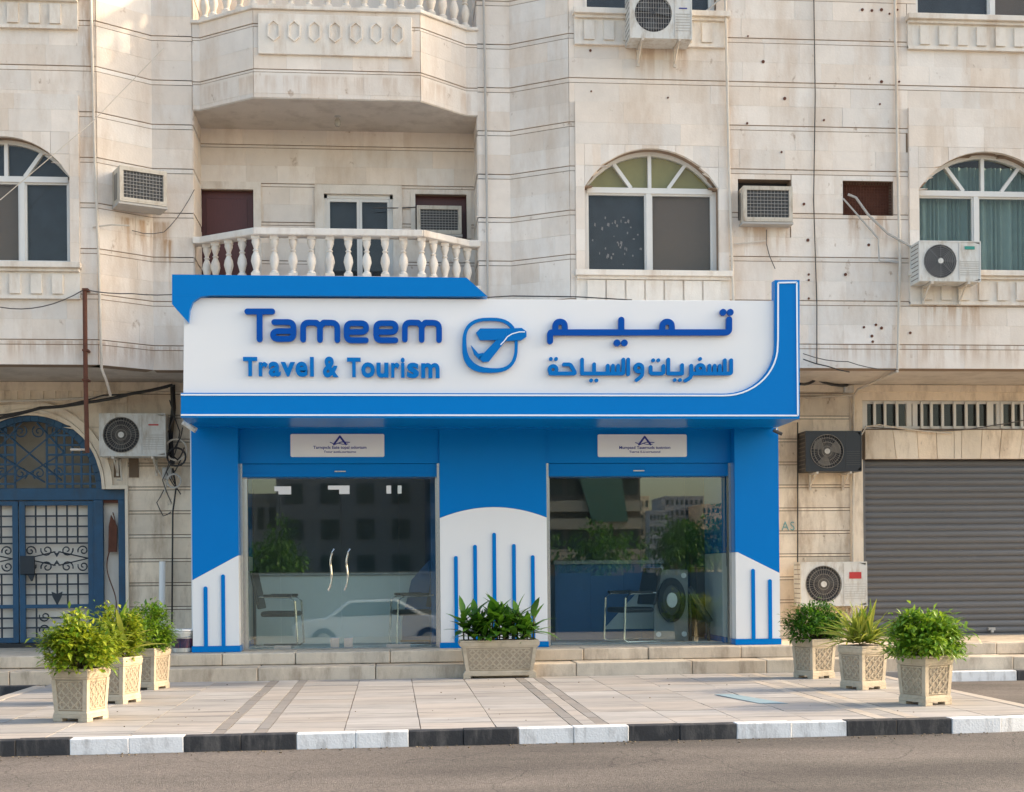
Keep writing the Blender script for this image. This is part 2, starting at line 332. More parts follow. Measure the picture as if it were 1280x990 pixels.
# ------------------------------------------------------------------ ground, road
g = MB()
prof = [(60, -.128), (1.5, -.128), (-10, -.128), (-13, -.14), (-19, -.82), (-26, -.9), (-600, -.9)]
for i in range(len(prof) - 1):
    (ya, za), (yb, zb) = prof[i], prof[i + 1]
    g.add([(-500, ya, za), (500, ya, za), (500, yb, zb), (-500, yb, zb)], [(0, 1, 2, 3)])
tag(g.build("ground", M_bounce), None, kind="structure")
rd = MB().add([(-60, 0.5, ROADZ), (60, .5, ROADZ), (60, -10, ROADZ), (-60, -10, ROADZ)], [(0, 1, 2, 3)])
tag(rd.build("road", M_road), None, kind="structure")

# ------------------------------------------------------------------ paved forecourt
PX0, PX1, PY1 = -3.95, 5.62, -1.30
KA = gnd(0, 946, ROADZ); KB = gnd(1190, 917, ROADZ); kd = (KB - KA).normalized()
def kerbY(x):
    y = KA.y + (x - KA.x) * kd.y / kd.x
    if x > KB.x: y += (x - KB.x) ** 2 * .10
    return y
forecourt = MB()
n = 12; xs = [PX0 + (PX1 - PX0) * i / n for i in range(n + 1)]
forecourt.slab([(x, kerbY(x) + .10) for x in xs] + [(PX1, PY1), (PX0, PY1)], -.11, -.008)
fc = tag(forecourt.build("forecourt", M_pavegap), None, kind="structure")
inl = [(-1.43, -1.33, M_paveline), (-1.10, -1.00, M_paveline), (1.44, 1.54, M_paveline), (1.66, 1.76, M_paveline), (4.02, 4.14, M_pavelight), (4.30, 4.42, M_pavelight)]
bounds = [PX0]; cols_ = []
edges_ = [PX0] + [v for a in inl for v in a[:2]] + [PX1]
for i in range(0, len(edges_), 2):
    a, b = edges_[i], edges_[i + 1]; k = max(1, round((b - a) / .62)); 
    for j in range(k): cols_.append((a + (b - a) * j / k, a + (b - a) * (j + 1) / k, M_pave))
for a in inl: cols_.append(a)
rows_y = []; y = PY1
while y > -7.2: rows_y.append((y - .42, y)); y -= .42
for ci, (a, b, m) in enumerate(cols_):
    off = random.choice([0, .21]) if m is M_pave else 0
    for (ya, yb) in [(p + off, q + off) for p, q in rows_y]:
        yb = min(yb, PY1)
        if yb - ya < .06: continue
        ka, kb = kerbY(a) + .135, kerbY(b) + .135
        if yb < max(ka, kb): continue
        z = random.uniform(-.0015, .002); g_ = random.choice((.003, .005))
        t = MB().slab([(a + g_, max(ya, ka) + g_), (b - g_, max(ya, kb) + g_), (b - g_, yb - g_), (a + g_, yb - g_)], -.03, z)
        t.build("paving_slab", m, fc)
sp = gnd(895, 868); sq = gnd(985, 879)
pt = MB(); A = [gnd(893, 868.5), gnd(915, 868), gnd(985, 880), gnd(950, 880)]
pt.slab([(p.x, p.y) for p in A], .004, .006); pt.build("paint_streak", M_paint_blue, fc)
# front kerb, painted black and white
kp = thing("kerb", None, None, (0, 0, 0)); kp["kind"] = "structure"
kx = [-160, -55, 87, 229.5, 370.5, 511, 648.5, 786.5, 921, 1059, 1190]
def kpt(px_):
    lo, hi = -8.0, 9.0
    for _ in range(40):
        m_ = (lo + hi) / 2
        if proj((m_, kerbY(m_), ROADZ))[0] < px_: lo = m_
        else: hi = m_
    return lo
kxx = [kpt(v) for v in kx] + [kpt(1190) + .93 ]
for i in range(len(kxx) - 1):
    m = M_kblack if i % 2 == 1 else M_kwhite
    a, b = kxx[i], kxx[i + 1]; mid = (a + b) / 2 + random.uniform(-.03, .03)
    for (p, q) in ((a, mid), (mid, b)):
        p += .001; q -= .001; dz = random.uniform(-.003, .003); dy = random.uniform(-.006, .006)
        MB().slab([(p, kerbY(p) + dy), (q, kerbY(q) + dy), (q, kerbY(q) + .13), (p, kerbY(p) + .13)], -.2, .004 + dz).build("kerb_stone", m, kp, bevel=.007)
# side edges of forecourt
for (x0, x1) in ((PX0 - .14, PX0 - .003), (PX1 + .003, PX1 + .14)):
    y = PY1 - .25
    while y > kerbY(x0) + .2:
        MB().box(x0, x1, max(y - .9, kerbY(x1) + .14), y - .006, -.2, .003).build("kerb_stone", M_pavelight, kp, bevel=.01); y -= .9
# raised footpath in front of the steps at both sides with its own painted kerb
fp = thing("footpath", None, None, (0, 0, 0)); fp["kind"] = "structure"
for (x0, x1) in ((-9, PX0 - .14), (PX1 + .14, 11)):
    MB().box(x0, x1, -1.42, PY1, -.2, -.004).build("path_bed", M_paveline, fp)
for x0, x1, m in [(PX0 - .14 - .9 * (i + 1), PX0 - .14 - .9 * i, M_kblack if i < 2 else M_kwhite) for i in range(5)] + \
                 [(PX1 + .75, PX1 + 1.05, M_kblack)] + [(PX1 + 1.05 + .9 * i, PX1 + 1.95 + .9 * i, M_kwhite if i % 2 == 0 else M_kblack) for i in range(4)]:
    MB().box(x0 + .003, x1 - .003, -1.55, -1.425, -.2, .002).build("kerb_stone", m, fp, bevel=.01)

# ------------------------------------------------------------------ steps along the whole front
st = thing("steps", None, None, (0, 0, 0)); st["kind"] = "structure"
MB().box(-9.5, 12, -1.24, 1.6, -.2, .13).box(-9.5, 12, -.82, 1.6, .12, PLAT - .03).build("step_core", M_joint_low, st)
for (z0, z1, y0, y1) in ((-.02, .158, -1.30, -.80), (.160, PLAT, -.87, -.42)):
    x = -9.2
    while x < 11:
        L_ = random.uniform(.75, 1.5); dz = random.uniform(-.006, .003); dy = random.uniform(-.008, .008)
        MB().box(x + .004, x + L_ - .004, y0 + dy, y1, z0, z1 + dz).build("step_stone", M_step, st, bevel=.012); x += L_
MB().box(-9.5, 12, -.418, 1.5, PLAT - .04, PLAT - .004).build("landing", M_step, st)

# ------------------------------------------------------------------ the building
bld = thing("apartment_building", "pale limestone apartment building with balconies behind the blue travel shop", "building", (0, 0, 0))
TILES = []     # (area_px, kind, data)
class Wall:
    def __init__(s, p0, p1, z0, z1, m, mj, T=.22, name="wall"):
        s.p0 = Vector((*p0, 0)); s.p1 = Vector((*p1, 0)); s.d = (s.p1 - s.p0); s.L = s.d.length; s.d.normalize()
        s.n = Vector((s.d.y, -s.d.x, 0)); s.z0, s.z1 = z0, z1; s.m, s.mj, s.T = m, mj, T; s.op = []; s.rz = math.atan2(s.d.y, s.d.x); s.name = name
    def P(s, a, z, off=0): return s.p0 + s.d * a + s.n * off + Vector((0, 0, z))
    def block(s, mb, a0, a1, z0, z1, o0, o1):
        q = [s.P(a, z, o) for z in (z0, z1) for (a, o) in ((a0, o1), (a1, o1), (a1, o0), (a0, o0))]
        mb.add(q, [(0, 3, 2, 1), (4, 5, 6, 7), (0, 1, 5, 4), (1, 2, 6, 5), (2, 3, 7, 6), (3, 0, 4, 7)])
    def opening(s, a0, a1, z0, z1, rise=0):      # rise: height of the segmental arch above z1
        s.op.append((a0, a1, z0, z1, rise))
    def archz(s, o, a):
        c = (o[0] + o[1]) / 2; h = (o[1] - o[0]) / 2; r = (h * h + o[4] ** 2) / (2 * o[4]); cz = o[3] + o[4] - r
        if abs(a - c) >= h: return o[3] if abs(a - c) < h + 1e-6 else -99
        return cz + math.sqrt(max(0, r * r - (a - c) ** 2))
    def arch_strip(s, mb, o, a0, a1, z0, z1, o0, o1, n=14):
        k = max(2, int(n * (a1 - a0) / (o[1] - o[0])) + 1); done = False
        for i in range(k):
            u, v = a0 + (a1 - a0) * i / k, a0 + (a1 - a0) * (i + 1) / k
            zu, zv = max(z0, s.archz(o, u)), max(z0, s.archz(o, v))
            if zu >= z1 - .002 and zv >= z1 - .002: continue
            zu, zv = min(zu, z1 - .001), min(zv, z1 - .001)
            q = [s.P(u, zu, o1), s.P(v, zv, o1), s.P(v, zv, o0), s.P(u, zu, o0), s.P(u, z1, o1), s.P(v, z1, o1), s.P(v, z1, o0), s.P(u, z1, o0)]
            mb.add(q, [(0, 3, 2, 1), (4, 5, 6, 7), (0, 1, 5, 4), (2, 3, 7, 6)] + ([(3, 0, 4, 7)] if i == 0 else []) + ([(1, 2, 6, 5)] if i == k - 1 else [])); done = True
        return done
    def backing(s, parent):
        mb = MB(); A = sorted({0, s.L, *[v for o in s.op for v in (o[0], o[1])]}); Z = sorted({s.z0, s.z1, *[v for o in s.op for v in (o[2], o[3], o[3] + o[4])]})
        A = [a for a in A if 0 <= a <= s.L]; Z = [z for z in Z if s.z0 <= z <= s.z1]
        for i in range(len(A) - 1):
            for j in range(len(Z) - 1):
                ca, cz = (A[i] + A[i + 1]) / 2, (Z[j] + Z[j + 1]) / 2; hit = None
                for o in s.op:
                    if o[0] < ca < o[1] and o[2] < cz < o[3] + o[4]: hit = o
                if not hit: s.block(mb, A[i], A[i + 1], Z[j], Z[j + 1], -s.T, 0)
                elif hit[4] and cz > hit[3]: s.arch_strip(mb, hit, A[i], A[i + 1], Z[j], Z[j + 1], -s.T, 0)
        s.obj = mb.build(s.name, s.mj, parent); return s.obj
    def tile(s, a0, a1, z0, z1, off, ops=None):
        ops = s.op if ops is None else ops
        for o in ops:
            if a0 < o[1] - 1e-4 and a1 > o[0] + 1e-4 and z0 < o[3] + o[4] - 1e-4 and z1 > o[2] + 1e-4:
                rest = [q for q in ops if q is not o]
                if o[4] and z0 >= o[3] - 1e-4:      # beside/over the arch: keep what lies above the curve
                    if a0 < o[0] - .02: s.tile(a0, o[0], z0, z1, off, rest); a0 = o[0]
                    if a1 > o[1] + .02: s.tile(o[1], a1, z0, z1, off, rest); a1 = o[1]
                    mb = MB()
                    if s.arch_strip(mb, o, a0 + .002, a1 - .002, z0 + .002, z1 - .002, -.001, off): TILES.append((900, s, 'mesh', mb))
                    return
                if a0 < o[0] - .01: s.tile(a0, o[0], z0, z1, off, rest)
                if a1 > o[1] + .01: s.tile(o[1], a1, z0, z1, off, rest)
                m0, m1 = max(a0, o[0]), min(a1, o[1]); top = o[3] + (0 if o[4] else 0)
                if z0 < o[2] - .01: s.tile(m0, m1, z0, o[2], off, rest)
                if z1 > top + .01:
                    if o[4]: s.tile(m0, m1, top, z1, off, ops)
                    else: s.tile(m0, m1, top, z1, off, rest)
                return
        if a1 - a0 < .03 or z1 - z0 < .02: return
        gp = .0006; c = s.P((a0 + a1) / 2, (z0 + z1) / 2, off / 2)
        q = [proj(s.P(a, z, off)) for a in (a0, a1) for z in (z0, z1)]
        x0, x1 = min(p[0] for p in q), max(p[0] for p in q); y0, y1 = min(p[1] for p in q), max(p[1] for p in q)
        hid = x1 < 0 or x0 > 1280 or y1 < 0 or y0 > 990 or (x0 > 228 and x1 < 1000 and y0 > 372 and y1 < 523)
        TILES.append((0 if hid else (min(x1, 1280) - max(x0, 0)) * (min(y1, 990) - max(y0, 0)), s, 'box', (c, (a1 - a0 - 2 * gp, off, z1 - z0 - 2 * gp), s.rz)))
    def rows(s, za, zb, off=.012, wmin=.38, wmax=.72, a0=0, a1=None, jit=.0):
        a1 = s.L if a1 is None else a1; a = a0
        while a < a1 - .01:
            w_ = random.uniform(wmin, wmax)
            if a1 - (a + w_) < wmin * .5: w_ = a1 - a
            s.tile(a, min(a + w_, a1), za, zb, off + random.uniform(0, jit)); a += w_
    def courses(s, c0, ch, strip=.07, nrow=2, a0=0, a1=None, za=None, zb=None, off=.02, avoid=None, wmin=.38, wmax=.72):
        off = min(off, .012)
        za = s.z0 if za is None else za; zb = s.z1 if zb is None else zb
        k = math.floor((za - c0) / ch) - 1
        while c0 + k * ch < zb:
            zl = c0 + k * ch
            b0, b1 = max(za, zl - strip / 2 + .0095), min(zb, zl + strip / 2 - .0095)
            if b1 - b0 > .015: s.rows(b0, b1, off * .6, .9, 1.6, a0, a1)
            r0, r1 = zl + strip / 2, zl + ch - strip / 2; h = (r1 - r0) / nrow
            for j in range(nrow):
                b0, b1 = max(za, r0 + j * h), min(zb, r0 + (j + 1) * h)
                if b1 - b0 > .02: s.rows(b0, b1, off, wmin, wmax, a0, a1, .003)
            k += 1

ZT = 9.7
# plan points of the upper facade
xa = X_(121, YP, 200); xb = X_(190, YR, 200); xc = X_(241, YR, 240); xd = X_(598, YR, 240); xe = X_(638, YR, 200); xf = X_(712, YP, 200)
BP = [(X_(241, YR, 100), YR), (X_(250, YR, 60), YR), (X_(317, YB, 60), YB), (X_(525, YB, 60), YB), (X_(582, YR, 60), YR), (xd, YR)]
XL, XRt = -8.5, 10.5
up = []
def mkwall(p0, p1, z0, z1, m=M_stone, mj=M_joint, T=.22):
    w_ = Wall(p0, p1, z0, z1, m, mj, T); up.append(w_); return w_
W_left = mkwall((XL, YP), (xa, YP), Z_SOF, ZT); W_lch = mkwall((xa, YP), (xb, YR), Z_SOF, ZT); W_lre = mkwall((xb, YR), (xc, YR), Z_SOF, ZT)
W_rre = mkwall((xd, YR), (xe, YR), Z_SOF, ZT); W_rch = mkwall((xe, YR), (xf, YP), Z_SOF, ZT); W_right = mkwall((xf, YP), (XRt, YP), Z_SOF, ZT)

WINDOWS = []
PANELS = []
def arched(wall, xl, xr, ysill, yspring, ytop, xref):
    a0 = X_(xl, YP, ysill) - wall.p0.x; a1 = X_(xr, YP, ysill) - wall.p0.x
    z0, z1, zt = Z_(ysill, YP, xref), Z_(yspring, YP, xref), Z_(ytop, YP, xref)
    wall.opening(a0, a1, z0, z1, zt - z1); return (a0, a1, z0, z1, zt - z1)
wA = arched(W_right, 731, 898, 342, 236, 187, 812); wB = arched(W_right, 1147.5, 1318, 342, 240, 191, 1230); wC = arched(W_left, -78, 89, 330, 221, 172, 5)
FL = 3.30
for wl, wd in ((W_right, wA), (W_right, wB), (W_left, wC)):
    wl.opening(wd[0], wd[1], wd[2] + FL, ZT + 1)
# air-conditioner openings
def rect_open(wall, xl, xr, yt, yb, Y=YP):
    o = (X_(xl, Y, yt) - wall.p0.x, X_(xr, Y, yt) - wall.p0.x, Z_(yb, Y, xl), Z_(yt, Y, xl), 0); wall.opening(*o); return o
oAC = rect_open(W_right, 922, 988, 224, 276); oV = rect_open(W_right, 1053, 1116, 226, 269)
# raised window panels are their own tile layer: panel (a0,a1,z0,z1)
pA = (X_(719, YP, 240) - xf, X_(910, YP, 240) - xf, Z_(342, YP, 812), Z_(130, YP, 812))
pB = (X_(1135, YP, 240) - xf, XRt - xf, Z_(342, YP, 1230), Z_(138, YP, 1230))
pC = (0.0, X_(100, YP, 240) - XL, Z_(331, YP, 5), Z_(118, YP, 5))
def courses_around(wall, panels):
    saved = list(wall.op)
    for p in panels: wall.op.append((p[0], p[1], p[2], p[3], 0))
    wall.courses(COURSE0, COURSE); wall.op = saved
fr = []   # frieze panels under sills: (wall, a0, a1, z0, z1)
def frieze(wall, p, h=.30, dz=0):
    z1 = p[2] + dz; fr.append((wall, p[0], p[1], z1 - h - .10, z1)); return (p[0], p[1], z1 - h - .10, z1)
FR = {W_right: [frieze(W_right, pA), frieze(W_right, pB), frieze(W_right, pA, dz=FL), frieze(W_right, pB, dz=FL)], W_left: [frieze(W_left, pC), frieze(W_left, pC, dz=FL)]}
courses_around(W_right, [pA, pB] + FR[W_right]); courses_around(W_left, [pC] + FR[W_left])
for w_ in (W_lch, W_lre, W_rre, W_rch): w_.courses(COURSE0, COURSE)
for wl, p in ((W_right, pA), (W_right, pB), (W_left, pC)):
    z = p[2]; hs = .27
    while z < p[3] - .01:
        zz = min(z + hs, p[3]) if p[3] - z - hs > .1 else p[3]
        wl.rows(z, zz, .055, .45, .75, p[0], p[1]); z = zz
# recess back wall and cheeks
W_back = mkwall((xc - .05, YBK), (xd + .05, YBK), 4.6, ZT, M_stone, M_joint, .15)
def bo(xl, xr, yt, yb):
    o = (X_(xl, YBK, yt) - W_back.p0.x, X_(xr, YBK, yt) - W_back.p0.x, Z_(yb, YBK, xl), Z_(yt, YBK, xl), 0); W_back.opening(*o); return o
oDoor = bo(248, 317, 237, 420); oSl = bo(405, 491, 243, 420); oBA = bo(519, 583, 243, 298)
W_back.courses(Z_(185, YBK, 420) + .0, .51, .05, 2)
W_lck = mkwall((xc, YR), (xc, YBK), 4.6, ZT); W_lck.courses(COURSE0, COURSE); W_rck = mkwall((xd, YBK), (xd, YR), 4.6, ZT); W_rck.courses(COURSE0, COURSE)
# balcony parapets
ZPB = Z_(124, YB, 420); ZPT = Z_(15, YB, 420)       # upper parapet bottom / top
parap = []
for dz in (0, -3.33):
    for i in range(len(BP) - 1):
        w_ = Wall(BP[i], BP[i + 1], ZPB + dz, ZPT + dz, M_stone, M_joint, .12); parap.append(w_)
        if w_.L > .05: w_.courses(COURSE0, COURSE, .045, 2, off=.018)
# ground-floor walls
GC0, GCH = 1.455, .322
ZS2 = Z_SOF + .0
sx0 = X_(243, YG, 600) ; sx1 = X_(972, YG, 600)
gL0 = X_(160, YG, 600)
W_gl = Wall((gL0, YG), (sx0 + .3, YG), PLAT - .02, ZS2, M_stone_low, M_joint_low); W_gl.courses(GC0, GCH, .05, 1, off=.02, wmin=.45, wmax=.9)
gcx = at(38, 612, YG).x; GR = at(126, 612, YG).x - gcx; GZ = Z_(612, YG, 38); gside = X_(158, YG, 700)
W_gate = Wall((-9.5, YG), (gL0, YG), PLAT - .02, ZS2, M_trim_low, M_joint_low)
ao = gcx - W_gate.p0.x
W_gate.op = [(ao - GR - .03, ao + GR + .03, PLAT - .05, GZ, GR * 1.08), (ao + GR + .02, gside + 9.5, PLAT - .05, GZ, 0), (ao - 3.2, ao - GR - .02, PLAT - .05, GZ, 0)]
z = PLAT
while z < Z_(506, YG, 100) - .05: W_gate.rows(z, min(z + .42, Z_(506, YG, 100)), .02, .5, .9); z += .42
W_gate.rows(Z_(506, YG, 100), ZS2, .012, .8, 1.4)
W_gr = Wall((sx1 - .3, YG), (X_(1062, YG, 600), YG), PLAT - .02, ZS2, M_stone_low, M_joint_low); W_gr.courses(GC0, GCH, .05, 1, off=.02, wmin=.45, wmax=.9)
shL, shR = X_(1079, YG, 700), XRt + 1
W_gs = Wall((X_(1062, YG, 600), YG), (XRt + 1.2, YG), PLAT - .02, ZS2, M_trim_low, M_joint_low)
sa = lambda x: x - W_gs.p0.x
zsh = Z_(574, YG, 1180); zcl0, zcl1 = Z_(536, YG, 1180), Z_(501, YG, 1180)
W_gs.op = [(sa(shL), sa(shR), PLAT - .05, zsh, 0), (sa(shL), sa(shR), zcl0, zcl1, 0)]
W_gs.rows(PLAT, 1.3, .02, 1, 1, 0, sa(shL)); W_gs.rows(1.3, 2.2, .02, 1, 1, 0, sa(shL)); W_gs.rows(2.2, ZS2, .02, 1, 1, 0, sa(shL)); W_gs.rows(zcl1, ZS2, .02, .9, 1.6, sa(shL))
walls = up + parap + [W_gl, W_gate, W_gr, W_gs]
for w_ in walls:
    if w_.L > .05: w_.backing(bld)
TILES.sort(key=lambda t: -t[0]); rest = {}
for i, (ar, wl, kd_, dat) in enumerate(TILES):
    if i < 292 and ar > 0:
        if kd_ == 'box': piece("stone_tile", wl.m, wl.obj, *dat)
        else: dat.build("stone_tile", wl.m, wl.obj)
    else:
        mb = rest.setdefault(wl, MB())
        if kd_ == 'box':
            c, sz, rz = dat; n0 = len(mb.v); mb.box(-sz[0] / 2, sz[0] / 2, -sz[1] / 2, sz[1] / 2, -sz[2] / 2, sz[2] / 2)
            mb.xform(Matrix.Translation(c) @ Matrix.Rotation(rz, 4, 'Z'), n0)
        else: mb.add(dat.v, dat.f)
for wl, mb in rest.items(): mb.build("stone_tile", wl.m, wl.obj, kind="stuff")

# soffit under the projecting storeys
sf = MB().slab([(XL, YP + .03), (xa, YP + .03), (xb, YR + .03), (xc, YR), (xd, YR), (xe, YR + .03), (xf, YP + .03), (XRt, YP + .03), (XRt, YG + .3), (XL, YG + .3)], Z_SOF + .004, Z_SOF + .3)
sf.build("soffit", M_soffit, bld)
# roof-ward slabs that close rooms
MB().box(XL, xc - .23, .25, 3.5, 4.1, 4.2).box(xd + .23, XRt, .25, 3.5, 4.1, 4.2).box(XL, XRt, 3.5, 3.6, PLAT, ZT).box(XL, XRt, 1.0, 3.5, ZT - .1, ZT).box(XL, xc - .3, .2, 3.5, 7.3, 7.4).box(xd + .3, XRt, .2, 3.5, 7.3, 7.4).build("inner_floor", M_room, bld)
# ground-floor outline trim: beam line under soffit
MB().box(-9.5, sx0, YG - .07, YG - .021, ZS2 - .12, ZS2 - .002).build("cornice", M_trim_low, bld)
MB().box(sx1, XRt, YG - .07, YG - .021, ZS2 - .10, ZS2 - .002).build("cornice", M_trim_low, bld)

# friezes and sills
def wall_part(name, wl, blocks, m, bevel=0.0, parent=bld):
    mb = MB()
    for b in blocks: wl.block(mb, *b)
    return mb.build(name, m, parent, bevel=bevel)
for k, (wl, a0, a1, z0, z1) in enumerate(fr):
    wall_part("sill", wl, [(a0 - .02, a1 + .02, z1 - .05, z1 + .02, 0, .13), (a0, a1, z1 - .09, z1 - .05, 0, .085)], M_trim, .006)
    f = wall_part("frieze", wl, [(a0, a1, z0, z1 - .09, 0, .045), (a0, a1, z0 - .02, z0 + .02, 0, .06)], M_trim)
    dense = k == 0
    pitch = .248 if dense else .252; wd = .225 if dense else .13; nB = int((a1 - a0 - .04) / pitch)
    for j in range(nB):
        s0 = a0 + .04 + ((a1 - a0 - .04) - nB * pitch) / 2 + j * pitch
        mb = MB(); wl.block(mb, s0, s0 + wd, z0 + (.04 if not dense else .02), z1 - (.12 if not dense else .10), .045, .07); mb.build("frieze_block", M_trim, f)

# arched windows
def tubebox(mb, p, q, w_, Y0, Y1):      # flat bar in an XZ plane
    dx, dz = q[0] - p[0], q[1] - p[1]; L_ = math.hypot(dx, dz); nx, nz = -dz / L_ * w_ / 2, dx / L_ * w_ / 2
    mb.prism([(p[0] + nx, p[1] + nz), (q[0] + nx, q[1] + nz), (q[0] - nx, q[1] - nz), (p[0] - nx, p[1] - nz)], Y0, Y1)
def window(wl, o, split, lowL, lowR, top, label, dz=0.0, arch=True, curtain=None):
    x0, x1 = wl.p0.x + o[0], wl.p0.x + o[1]; z0, z1 = o[2] + dz, o[3] + dz; rise = o[4]; Yf = YP + .10
    cx = (x0 + x1) / 2; W_ = MB(); fw = .05
    tp = z1 if arch else z1 + .8
    W_.box(x0, x0 + fw, Yf, Yf + .07, z0, tp).box(x1 - fw, x1, Yf, Yf + .07, z0, tp).box(x0 + fw, x1 - fw, Yf, Yf + .07, z0, z0 + fw)
    W_.box(x0 + fw, x1 - fw, Yf - .012, Yf + .07, z1 - .035, z1 + .035)
    if arch:
        az = lambda a: wl.archz((x0, x1, z0, z1, rise), a)
        n = 18
        for i in range(n):
            u, v = x0 + (x1 - x0) * i / n, x0 + (x1 - x0) * (i + 1) / n; zu, zv = max(az(u), z1), max(az(v), z1)
            W_.prism([(u, max(zu - fw, z1)), (v, max(zv - fw, z1)), (v, zv), (u, zu)], Yf, Yf + .07)
    root = W_.build("window", M_alu, bld); 
    if label: root["label"] = label
    xm = x0 + (x1 - x0) * split; mb = MB().box(xm - .03, xm + .03, Yf - .008, Yf + .06, z0 + fw, z1 - .035); mb.build("mullion", M_alu, root)
    for (a, b) in ((x0 + fw, xm - .03), (xm + .03, x1 - fw)):
        t = .022; MB().box(a, a + t, Yf + .012, Yf + .05, z0 + fw, z1 - .035).box(b - t, b, Yf + .012, Yf + .05, z0 + fw, z1 - .035).box(a + t, b - t, Yf + .012, Yf + .05, z0 + fw, z0 + fw + t).box(a + t, b - t, Yf + .012, Yf + .05, z1 - .035 - t, z1 - .035).build("sash", M_alu, root)
        MB().box(a + t, b - t, Yf + .027, Yf + .033, z0 + fw + t, z1 - .035 - t).build("pane", M_glass_d, root)
    if arch:
        zc = z1 + .035
        for (fx, ft) in ((-.0, -.0), (-.14, -.27), (.14, .27)):
            p = (cx + fx * (x1 - x0), zc); q = (cx + ft * (x1 - x0), az(cx + ft * (x1 - x0)) - fw * .8); mb = MB(); tubebox(mb, p, q, .045, Yf - .004, Yf + .06); mb.build("glazing_bar", M_alu, root)
        pts = [(x0 + fw, zc)] + [(x1 - fw, zc)] + [(x1 - fw - (x1 - x0 - 2 * fw) * i / 14, max(az(x1 - fw - (x1 - x0 - 2 * fw) * i / 14) - fw, zc + .001)) for i in range(15)]
        MB().prism(pts, Yf + .027, Yf + .033).build("fanlight_pane", M_glass_d, root)
        MB().prism(pts, Yf + .075, Yf + .08).build("film", top, root) if top else None
    for (a, b, m) in ((x0 + fw, xm, lowL), (xm, x1 - fw, lowR)):
        if m is M_teal:
            mb = MB(); n = 60; vs = []
            for i in range(n + 1):
                x = a + (b - a) * i / n; yy = Yf + .14 + .025 * math.sin(i * 1.15 + math.sin(i * .31) * 2)
                vs += [(x, yy, z0 + .02), (x, yy, z1 + (rise * .75 if arch else 0))]
            mb.add(vs, [(2 * i, 2 * i + 2, 2 * i + 3, 2 * i + 1) for i in range(n)]); mb.build("curtain", m, root, smooth=True)
        elif m: MB().box(a, b - .001, Yf + .075, Yf + .08, z0 + .02, z1).build("blind", m, root)
    MB().box(x0 - .3, x1 + .3, Yf + .9, Yf + 1.0, z0 - .3, tp + 1).build("room_wall", M_room, root)
window(W_right, wA, .49, M_slate, M_brownbl, M_olive, "arched window with olive fanlight and one brown blind")
window(W_right, wB, .45, M_teal, M_teal, None, "arched window with teal curtains behind the glass")
window(W_left, wC, .62, M_brownbl, M_slate, M_slate, "arched window with slate grey panes")
for wl, o, s_, a, b in ((W_right, wA, .5, M_slate, M_slate), (W_right, wB, .58, M_slate, M_brownbl), (W_left, wC, .5, M_slate, M_slate)):
    window(wl, (o[0], o[1], o[2], o[3], 0), s_, a, b, None, None, dz=FL, arch=False)

sc_ = MB(); rs = random.Random(5)
for i in range(34):      # torn scraps left on the dark film of the centre window
    p = at(rs.triangular(738, 802, 775), rs.triangular(262, 334, 285), YP + .172); w2_ = rs.uniform(.006, .018); h2_ = rs.uniform(.008, .028)
    sc_.prism([(p.x - w2_, p.z - h2_ * .4), (p.x + w2_ * .7, p.z - h2_), (p.x + w2_, p.z + h2_ * .6), (p.x - w2_ * .4, p.z + h2_)], YP + .170, YP + .173)
sc_.build("film_scrap", mat("film_scrap", (.30, .25, .24), .8), bld, kind="stuff")
